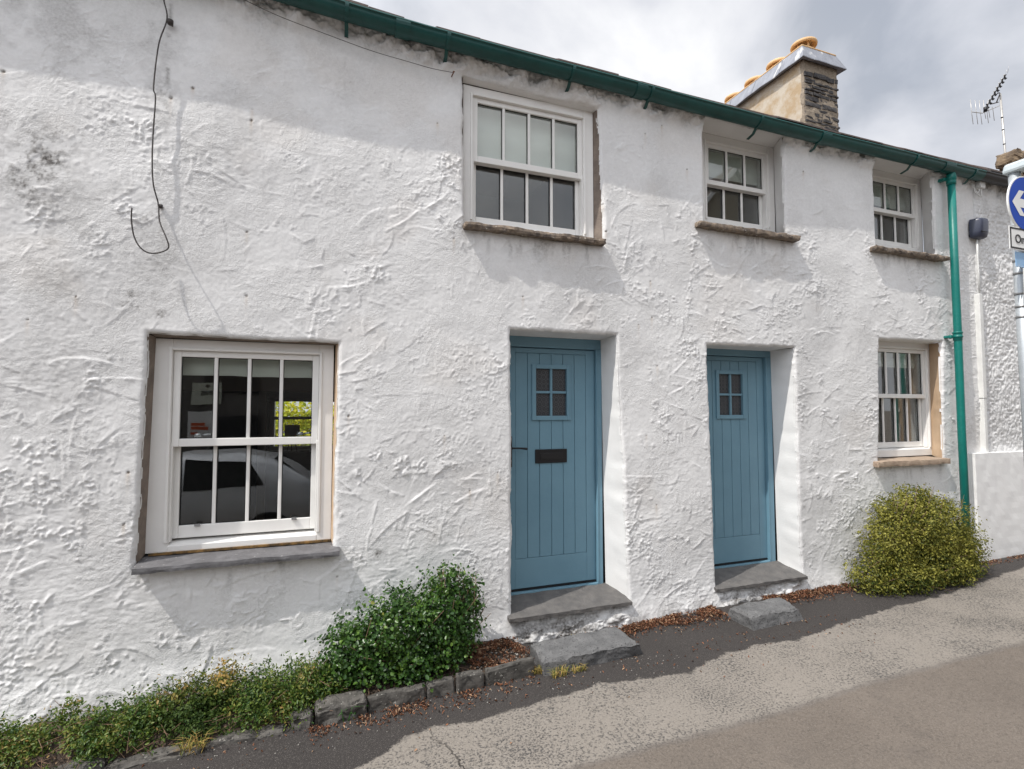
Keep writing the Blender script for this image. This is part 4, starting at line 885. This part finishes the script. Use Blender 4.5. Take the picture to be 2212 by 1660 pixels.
mb = MB()                                                             # raised soil behind the edging
vs = []; fs = []; nx, ny = 110, 9
for i in range(nx+1):
    x = -2.6+(1.34+2.6)*i/nx
    for j in range(ny+1):
        y = .05-.50*j/ny; vs.append((x, y, gz(x)+(.055 if j < ny else -.02)+.02*hn(x, y, 0, 8)+.008*hn(x, y, 3, 30)))
for i in range(nx):
    for j in range(ny): a = i*(ny+1)+j; fs.append((a, a+1, a+ny+2, a+ny+1))
tag(mb.add(vs, fs, 0, True).build('soil', M_soil), kind='structure')
EDG = [(.985, 1.325, -.485, -.445, .105, 'long split slate edging slab at the end of the bed, next to the step', 2), (.80, .975, -.495, -.44, .10, 'squarish slate edging stone between two longer slabs under the green bush', 3), (.62, .79, -.485, -.435, .085, 'chipped slate edging stone with a pale broken corner under the green bush', 4), (.27, .61, -.485, -.44, .085, 'dark slate edging slab half hidden beneath the green bush', 5),
       (-.02, .26, -.52, -.40, .10, 'tall lumpy grey rock in the bed edging, where the low plants meet the bush', 6), (-.15, -.03, -.50, -.40, .065, 'small flat grey rock beside the lumpy rock in the bed edging', 7), (-.55, -.17, -.51, -.42, .02, 'low weathered edging stone under the rightmost low plant', 8), (-.98, -.57, -.545, -.45, .02, 'low weathered edging stone below the browning low plant', 9), (-1.45, -1.0, -.50, -.39, .02, 'low weathered edging stone at the left edge, below the dark green low plant', 10)]
for x0, x1, y0, y1, h, lb, sd in EDG:
    z = gz((x0+x1)/2)
    tl = random.Random(sd).uniform(-.03, .03)
    o = slab(x0, x1, y0, y1, z-.04, z+h, .008 if x0 > .2 else .018, .013, sd, .02 if x0 > .2 else .035, lambda p, c=(x0+x1)/2, t_=tl+.04: Vector((p.x, p.y+(p.x-c)*tl, p.z+(p.x-c)*t_))).build('edging_stone', M_kerb)
    tag(o, lb, 'edging stone', 'edging stones along the plant bed')

# ------------------------------------------------------------------ plants
def leaves(name, P, Nn, size, m, par, seed, ratio=.6, fold=.25, tone=None, jit=.6):
    rg = np.random.default_rng(seed); n = len(P); Nn = Nn/np.linalg.norm(Nn, axis=1, keepdims=True)
    nn = Nn+rg.normal(0, jit, (n, 3)); nn /= np.linalg.norm(nn, axis=1, keepdims=True)
    a = rg.normal(0, 1, (n, 3)); a -= nn*(a*nn).sum(1, keepdims=True); a /= np.linalg.norm(a, axis=1, keepdims=True); b = np.cross(nn, a)
    s = size*rg.uniform(.6, 1.35, (n, 1)); shp = [(-.5, 0, 0), (-.15, .5, 1), (.25, .42, 1), (.5, 0, 0), (.25, -.42, 1), (-.15, -.5, 1)]
    V = np.stack([P+a*s*u+b*s*ratio*v+nn*s*fold*w*.5 for u, v, w in shp], 1).reshape(-1, 3)
    i = np.arange(n)[:, None]*6; F = np.concatenate([i+np.array([[0, 1, 2, 3]]), i+np.array([[0, 3, 4, 5]])], 0)
    me = npmesh(name, V, F, True); tn = rg.random(n) if tone is None else np.clip(tone, 0, 1)
    at = me.attributes.new('tone', 'FLOAT', 'POINT'); at.data.foreach_set('value', np.repeat(tn, 6).astype(np.float32)); me.materials.append(m)
    return link(name, me, par)
def bush(name, lobes, n, size, m, seed, label, cat, group=None, ratio=.6, twigs=40, shell=.55, tonef=None, sprig=.25, tw=.004, front=-.02, hollow=.085):
    rg = np.random.default_rng(seed); L = np.array(lobes, float); vol = L[:, 3]*L[:, 5]*L[:, 4]; pk = rg.choice(len(L), n, p=vol/vol.sum())
    d = rg.normal(0, 1, (n, 3)); d /= np.linalg.norm(d, axis=1, keepdims=True)
    lump = 1+.16*np.sin(d[:, 0]*7+pk)*np.sin(d[:, 2]*8+pk*2)+.10*np.sin(d[:, 0]*17+d[:, 2]*13)
    r = (shell+(1-shell)*rg.random(n))*lump
    out = rg.random(n) < .05; r[out] *= 1+rg.random(out.sum())*.22                # stray shoots
    P = L[pk, :3]+d*r[:, None]*L[pk, 3:6]
    hol = vn(P[:, 0]+P[:, 1]*.6, P[:, 2]-P[:, 1]*.5, hollow, seed+5)*.65+vn(P[:, 0]-P[:, 1]*.4, P[:, 2]+P[:, 1]*.8, hollow*.5, seed+6)*.35
    keep_ = (r < .72) | (hol > .44) | (rg.random(n) < .06); P = P[keep_]; d = d[keep_]; r = r[keep_]; n = len(P)
    # gather leaves along short sprigs
    g = rg.normal(0, 1, (n//7+1, 3)); base = P[rg.integers(0, n, n//7+1)]
    k = rg.random(n) < sprig; q = rg.integers(0, len(base), n); t = rg.random(n)*size*4
    gd = g/np.linalg.norm(g, axis=1, keepdims=True)+np.array([0, -.3, .5]); P[k] = base[q[k]]+gd[q[k]]*t[k, None]+rg.normal(0, size*.35, (k.sum(), 3))
    gz_ = np.array([gz(x) for x in P[:, 0]]); ok = (P[:, 1] < front) & (P[:, 2] > gz_+.005); P = P[ok]; d = d[ok]
    tone = rg.random(len(P))*.75+.25*np.clip(.5+1.3*(vn(P[:, 0], P[:, 2], .09, seed)-.5)*2, 0, 1)
    if tonef is not None: tone = tonef(P, tone)
    c0 = L[:, :3].mean(0)
    t_ = thing(name, (float(c0[0]), float(c0[1]), gz(c0[0])), label, cat, group)
    leaves('foliage', P, d+np.array([0, -.25, .55]), size, m, t_, seed+1, ratio, tone=tone)
    mb = MB(); rr = random.Random(seed)
    for _ in range(twigs):
        l = lobes[rr.randrange(len(lobes))]; a = Vector((l[0]+rr.uniform(-.5, .5)*l[3], l[1]*.5-.02, gz(l[0])+.04))
        th = rr.uniform(0, 6.28); b = Vector((l[0]+l[3]*1.02*math.cos(th), min(front-.01, l[1]-l[4]*rr.uniform(.1, 1.02)), max(gz(l[0])+.03, l[2]+l[5]*1.03*math.sin(th))))
        mid = a.lerp(b, .5)+Vector((rr.uniform(-.05, .05), rr.uniform(-.05, .02), rr.uniform(-.03, .06))); mid.y = min(mid.y, front)
        mb.tube([a, mid, b], [tw, tw*.7, tw*.35], 5)
    mb.build('stems', M_twig, t_)
    return t_
bush('green_bush', [(.22, -.22, .13, .24, .20, .27), (.47, -.26, .22, .30, .24, .31), (.74, -.24, .28, .25, .22, .33), (.88, -.22, .20, .19, .19, .26), (.55, -.28, .06, .42, .21, .17), (.80, -.20, .50, .12, .12, .11), (.95, -.2, .40, .12, .12, .14), (.12, -.2, .0, .16, .15, .15)], 23000, .0225, M_leafG, 21,
     'dense glossy dark green bush against the wall, left of the first blue door', 'bush', ratio=.72, twigs=60, shell=.38, sprig=.16, tonef=lambda P, t: np.clip(t*.93+.05*(P[:, 2] > .4), 0, 1))
bush('variegated_shrub', [(5.05, -.25, .40, .30, .24, .40), (5.40, -.27, .46, .36, .27, .46), (5.75, -.27, .42, .38, .27, .42), (6.08, -.22, .22, .30, .22, .36), (4.80, -.24, .12, .24, .22, .24), (5.15, -.34, .08, .40, .24, .20), (5.65, -.33, .12, .45, .24, .22), (6.15, -.20, .10, .26, .18, .2), (5.10, -.2, .70, .18, .13, .14), (5.45, -.2, .80, .22, .14, .14), (5.85, -.2, .66, .2, .14, .12)], 60000, .021, M_leafY, 22,
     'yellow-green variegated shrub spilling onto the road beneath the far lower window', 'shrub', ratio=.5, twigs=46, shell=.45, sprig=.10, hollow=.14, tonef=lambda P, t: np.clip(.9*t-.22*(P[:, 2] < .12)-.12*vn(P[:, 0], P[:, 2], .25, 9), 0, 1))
LOW = [([(-1.62, -.29, -.07, .22, .24, .13), (-1.40, -.30, -.05, .18, .22, .13), (-1.27, -.20, .02, .08, .10, .11)], M_leafL, 'dark green low plant at the left edge of the bed', 8500),
       ([(-1.10, -.31, -.04, .20, .24, .13), (-.90, -.29, -.02, .17, .22, .15), (-1.0, -.35, -.07, .28, .2, .08)], M_leafL, 'yellowish green low plant, second from the left in the bed', 9500),
       ([(-.70, -.27, .0, .19, .23, .15), (-.52, -.25, .05, .14, .19, .15), (-.6, -.34, -.06, .27, .2, .08)], M_leafB, 'low plant with browning straw coloured shoots in the middle of the bed', 9500),
       ([(-.33, -.28, -.01, .20, .23, .15), (-.10, -.27, .01, .17, .22, .15), (-.22, -.34, -.06, .30, .2, .08), (.04, -.25, -.03, .12, .18, .11)], M_leafL, 'bushy green low plant just left of the glossy bush', 11500)]
for i, (lb, m, label, n) in enumerate(LOW):
    tf = (lambda P, t: np.clip(t*.55+.45*sstep(.02, .16, P[:, 2])*(.6+.8*vn(P[:, 0], P[:, 2], .05, 3)), 0, 1)) if m is M_leafB else None
    bush('low_plant', lb, n, .018, m, 40+i, label, 'plant', 'low plants along the foot of the wall', ratio=.45, twigs=44, shell=.35, sprig=.3, tw=.0032, tonef=tf, hollow=.07)
# weeds and dry grass
def tuft(x, y, n, h, label, seed, name='grass_tuft', m=None):
    rr = random.Random(seed); mb = MB(); tones = []
    for _ in range(n):
        a = rr.uniform(0, 6.28); l = h*rr.uniform(.5, 1.2); b = Vector((x+rr.uniform(-.05, .05), y+rr.uniform(-.025, .025), gz(x)-.005)); w = rr.uniform(.0015, .003)
        d = Vector((math.cos(a), math.sin(a), 0)); s = Vector((-d.y, d.x, 0))*w; m1 = b+d*l*.35+Vector((0, 0, l*.7)); e_ = b+d*l*.9+Vector((0, 0, l*.75))
        mb.add([b-s, b+s, m1+s*.8, m1-s*.8, e_], [(0, 1, 2, 3), (3, 2, 4)]); tones += [rr.random()]*5
    o = mb.build(name, m or M_tuft); at = o.data.attributes.new('tone', 'FLOAT', 'POINT'); at.data.foreach_set('value', tones)
    return tag(o, label, 'grass tuft')
tuft(1.47, -.545, 60, .075, 'dry yellow-green grass tuft at the front corner of the wide step', 1)
tuft(1.62, -.53, 60, .05, 'small straw coloured grass tuft along the front of the wide step', 2)
tuft(1.345, -.46, 60, .06, 'reddish dry grass wedged between the edging slab and the step', 3)
tuft(1.80, -.135, 70, .05, 'dry straw tuft growing behind the wide step', 4)
tuft(.17, -.50, 40, .10, 'fresh green weed in front of the lumpy edging rock', 5, 'weed', leafmat('weed_green', [(0, (.03, .13, .02)), (1, (.08, .24, .04))], .4, .3))
tuft(-.62, -.52, 70, .10, 'dead straw coloured stalks hanging over the edging stone', 6)
# litter: dead leaves, bark and grit along the wall foot
def litter(name, n, fn, size, m, seed, ratio=.4, up=2.5):
    rg = np.random.default_rng(seed); P = np.array([fn(rg) for _ in range(n)]); P = P[(vn(P[:, 0], P[:, 1], .11, seed) > .42) | (rg.random(len(P)) < .18)]; n = len(P)
    o = leaves(name, P, np.tile([0., 0, 1], (n, 1))*up, size, m, None, seed, ratio, .5, jit=.9)
    return tag(o, kind='stuff')
def pos(x, y, up=.008): return (x, y, gz(x)+up)
def f1(rg):
    u = rg.random()
    if u < .34: x = rg.uniform(2.12, 3.15); return pos(x, -.03-abs(rg.normal(0, .10))*(1.0), .006+rg.random()*.02)
    if u < .60: x = rg.uniform(3.68, 4.75); return pos(x, -.03-abs(rg.normal(0, .085)), .006+rg.random()*.02)
    if u < .69: x = 1.35-1.4*rg.random()**.7; return pos(x, -.49-abs(rg.normal(0, .075)), .004+rg.random()*.006)
    if u < .90: x = rg.uniform(.92, 1.34); return pos(x, rg.uniform(-.43, -.06), .07+rg.random()*.012)
    if u < .94: x = rg.uniform(6.6, 8); return pos(x, -.10-abs(rg.normal(0, .05)), .006)
    x = rg.uniform(1.38, 2.2); return pos(x, rg.uniform(-.22, -.09), .01+rg.random()*.03)
litter('leaf_litter', 11500, f1, .020, M_leafD, 3, .27)
litter('scattered_leaves', 420, lambda rg: pos(rg.uniform(-1.2, 4), -.48-abs(rg.normal(0, .18)), .004), .016, M_leafD, 4)
def grit():
    rr = random.Random(9); mb = MB()
    for i in range(300):
        u = rr.random()
        x, y, z = (rr.uniform(.93, 1.34), rr.uniform(-.43, -.07), .062) if u < .45 else (rr.uniform(-1, 2.4), -.5-abs(rr.gauss(0, .12)), .0)
        r = rr.uniform(.004, .012) if u < .45 else rr.uniform(.003, .006); c = Vector((x, y, gz(x)+z+r*.4)); vs = []
        for k in range(6): d = [Vector((1, 0, 0)), Vector((-1, 0, 0)), Vector((0, 1, 0)), Vector((0, -1, 0)), Vector((0, 0, .7)), Vector((0, 0, -.7))][k]; vs.append(c+d*r*rr.uniform(.7, 1.3))
        mb.add(vs, [(0, 2, 4), (2, 1, 4), (1, 3, 4), (3, 0, 4), (2, 0, 5), (1, 2, 5), (3, 1, 5), (0, 3, 5)], 0, True)
    tag(mb.build('gravel', mat('grey_grit', (.34, .32, .29), .8, (.16, .15, .14), 40)), kind='stuff')
grit()
# ------------------------------------------------------------------ seen through and in the panes
bush('garden_hedge', [(-1.6, 7.4, .9, .9, .5, 1.0), (-.6, 7.2, .95, .9, .5, 1.0), (.4, 7.3, .9, .9, .5, 1.05), (1.4, 7.5, .9, .9, .5, 1.0)], 24000, .075, M_leafH, 60, 'sunlit golden hedge seen through the room behind the lower left window', 'hedge', twigs=20, front=99, tw=.01, hollow=.3)
lt = thing('table_lamp', (-.40, 3.95, 1.1), 'orange drum shade lamp on three wooden legs inside the lower left window', 'lamp')
MB().lathe((-.40, 3.93, 0), [(.095, 1.30), (.095, 1.445), (.092, 1.445), (.092, 1.30), (.095, 1.30)], 24).build('lamp_shade', mat('orange_shade', (.40, .13, .03), .8), lt)
for k in range(3): a = k*2.09+.5; MB().tube([(-.40+.02*math.cos(a), 3.93+.02*math.sin(a), 1.31), (-.40+.07*math.cos(a), 3.93+.07*math.sin(a), 1.10)], .007, 8).build('leg', M_twig, lt)

def car():
    t = thing('parked_car', (-2.2, -5.3, -.5), 'silver hatchback parked across the road, mirrored in the lower left window', 'car')
    g = -.50; y0 = -4.55; wd = 1.74; yc = y0-wd/2
    prof = [(0.0, .48, .80, .80), (-.06, .30, .95, .96), (-.35, .22, .98, 1.16), (-.75, .20, .97, 1.40), (-1.2, .2, .94, 1.47), (-2.0, .2, .90, 1.48), (-2.6, .2, .88, 1.38), (-3.3, .2, .86, .93), (-3.9, .22, .76, .78), (-4.15, .34, .60, .62)]
    vs = []; fs = []; n = 14
    for x, zb, zbelt, zr in prof:
        w = wd/2*(1-.10*(abs(x+2.1)/2.1)**4); wr = w*(.78 if zr > zbelt+.15 else .93)
        ring_ = [(w*.85, zb), (w*.98, zb+.08), (w, (zb+zbelt)/2), (w*.97, zbelt), (wr+.03, zbelt+(zr-zbelt)*.8), (wr*.85, zr), (wr*.4, zr+.015)]
        ring_ = ring_+[(-a, b) for a, b in ring_[::-1]]
        vs += [(x, yc+a, g+b) for a, b in ring_]
    k = 14
    for i in range(len(prof)-1):
        for j in range(k): j2 = (j+1) % k; fs.append((i*k+j, i*k+j2, (i+1)*k+j2, (i+1)*k+j))
    fs += [tuple(range(k)), tuple((len(prof)-1)*k+j for j in range(k))[::-1]]
    MB().add(vs, fs, 0, True).build('body', mat('silver_paint', (.74, .75, .77), .3, metal=.5), t)
    dk = mat('car_glass', (.01, .011, .012), .08, spec=.6)
    for sgn in (1, -1):
        o = lambda x, z: (x, yc+sgn*((wd/2*.97+.012)-(z-.95)*.33), g+z)
        MB().add([o(-.85, 1.02), o(-1.05, 1.36), o(-1.9, 1.42), o(-1.9, .98)], [(0, 1, 2, 3)]).build('side_window', dk, t)
        MB().add([o(-1.96, .98), o(-1.96, 1.42), o(-2.5, 1.34), o(-3.0, .95)], [(0, 1, 2, 3)]).build('side_window', dk, t)
        MB().box(-.13, .02, yc+sgn*.70-.12, yc+sgn*.70+.12, g+.68, g+.86).build('tail_lamp', mat('red_lens', (.25, .01, .01), .2), t, .02)
        for x in (-.75, -3.35):
            w = MB(); pr = [(0, .0), (.30, 0), (.315, .03), (.315, .17), (.30, .2), (0, .2)]; vv = []
            for r, d in pr:
                for q in range(24): a = q*math.pi/12; vv.append((x+r*math.cos(a), yc+sgn*(wd/2-.18+d), g+.315+r*math.sin(a)))
            w.add(vv, [(i*24+q, i*24+(q+1) % 24, (i+1)*24+(q+1) % 24, (i+1)*24+q) for i in range(5) for q in range(24)]).build('wheel', M_gblack, t)
    MB().add([(-.10, yc-.62, g+.99), (-.10, yc+.62, g+.99), (-.72, yc+.56, g+1.40), (-.72, yc-.56, g+1.40)], [(0, 1, 2, 3)]).build('rear_window', dk, t)
car()
def far_house(x0, x1, yf, ze, zr, m, label, gable=False):
    t = thing('terraced_house', ((x0+x1)/2, yf, -.4), label, 'house', 'houses across the road')
    yb = yf-6
    MB().box(x0, x1, yb, yf, -1, ze).build('wall', m, t)
    r = MB(); xm, ym = (x0+x1)/2, (yf+yb)/2
    if gable:
        r.add([(x0-.2, yf+.2, ze-.1), (xm, yf+.2, zr), (x1+.2, yf+.2, ze-.1), (x0-.2, yb, ze-.1), (xm, yb, zr), (x1+.2, yb, ze-.1)], [(0, 1, 4, 3), (1, 2, 5, 4), (0, 3, 5, 2)])
        MB().add([(x0, yf, ze), (x1, yf, ze), (xm, yf, zr-.12), (x0, yf-.2, ze), (x1, yf-.2, ze), (xm, yf-.2, zr-.12)], [(0, 1, 2), (5, 4, 3)]).build('gable', m, t)
        b = MB()
        for s, xa in ((1, x0-.2), (-1, x1+.2)): b.hexa([(xa, yf+.2, ze-.25), (xm, yf+.2, zr-.15), (xm, yf+.24, zr-.15), (xa, yf+.24, ze-.25), (xa, yf+.2, ze-.05), (xm, yf+.2, zr+.05), (xm, yf+.24, zr+.05), (xa, yf+.24, ze-.05)])
        b.build('bargeboard', M_woodw, t)
    else: r.add([(x0, yf+.2, ze-.1), (x1, yf+.2, ze-.1), (x1, ym, zr), (x0, ym, zr), (x0, yb-.2, ze-.1), (x1, yb-.2, ze-.1)], [(0, 1, 2, 3), (3, 2, 5, 4), (0, 3, 4), (1, 5, 2)])
    R_ = r.build('roof', M_roofslate, t)
    c = MB().box(x0+.3, x0+1.0, ym-.5, ym+.5, ze, zr+.8).build('chimney', M_stone, R_)
    for x in (x0+(x1-x0)*.25, x0+(x1-x0)*.72):
        for z in ((.4, 2.0) if ze < 4 else (.6, 3.0)):
            f = MB().box(x-.55, x+.55, yf-.02, yf+.03, z, z+1.1).build('window', M_gblack, t)
            MB().box(x-.47, x+.47, yf+.031, yf+.036, z+.08, z+1.02).build('pane', mat('dark_pane', (.02, .022, .025), .08), f)
    return t
far_house(-9.5, -3.4, -10.5, 3.4, 5.6, mat('grey_stone_wall', (.36, .34, .31), .85), 'grey stone house with slate roof across the road, behind the parked car')
SH = far_house(-3.3, 2.6, -8.3, 3.3, 5.2, mat('grey_render', (.15, .14, .13), .85), 'grey rendered house across the road, with a sign board beside its window')
far_house(2.7, 8.3, -11.5, 3.5, 5.8, mat('white_far_wall', (.62, .61, .58), .85), 'white slate roofed house across the road, opposite the blue doors')
far_house(8.6, 15.0, -8.3, 5.6, 9.2, mat('cream_render', (.42, .38, .30), .85), 'cream house across the road with its gable to the street', True)
sb = thing('sign_board', (-2.35, -8.25, 2.0), 'pale estate board with dark lettering, mirrored in the lower left window', 'sign')
o = MB().box(-2.56, -2.02, -8.27, -8.235, 1.76, 2.20).build('board', mat('pale_board', (.60, .62, .52), .7), sb)
c = bpy.data.curves.new('lettering', 'FONT'); c.body = 'LLINIS'; c.size = .13; c.offset = .002; c.extrude = .001; c.materials.append(M_black)
letters(c, o, (-2.06, -8.228, 1.95), (math.pi/2, 0, math.pi))
MB().add([(-2.30, -8.23, 2.09), (-2.25, -8.23, 2.13), (-2.30, -8.23, 2.17), (-2.35, -8.23, 2.13)], [(0, 1, 2, 3)]).build('emblem', M_black, o)
nb = thing('notice_board', (-2.4, -8.25, 1.3), 'white notice with orange blocks, mirrored in the lower left window', 'sign')
o = MB().box(-2.62, -2.12, -8.27, -8.235, 1.02, 1.62).build('board', M_signw, nb)
for z0, z1, x1 in ((1.34, 1.40, -2.28), (1.25, 1.32, -2.22), (1.14, 1.19, -2.42)): MB().box(-2.56, x1, -8.236, -8.230, z0, z1).build('orange_block', mat('orange_print', (.65, .12, .04), .6), o)
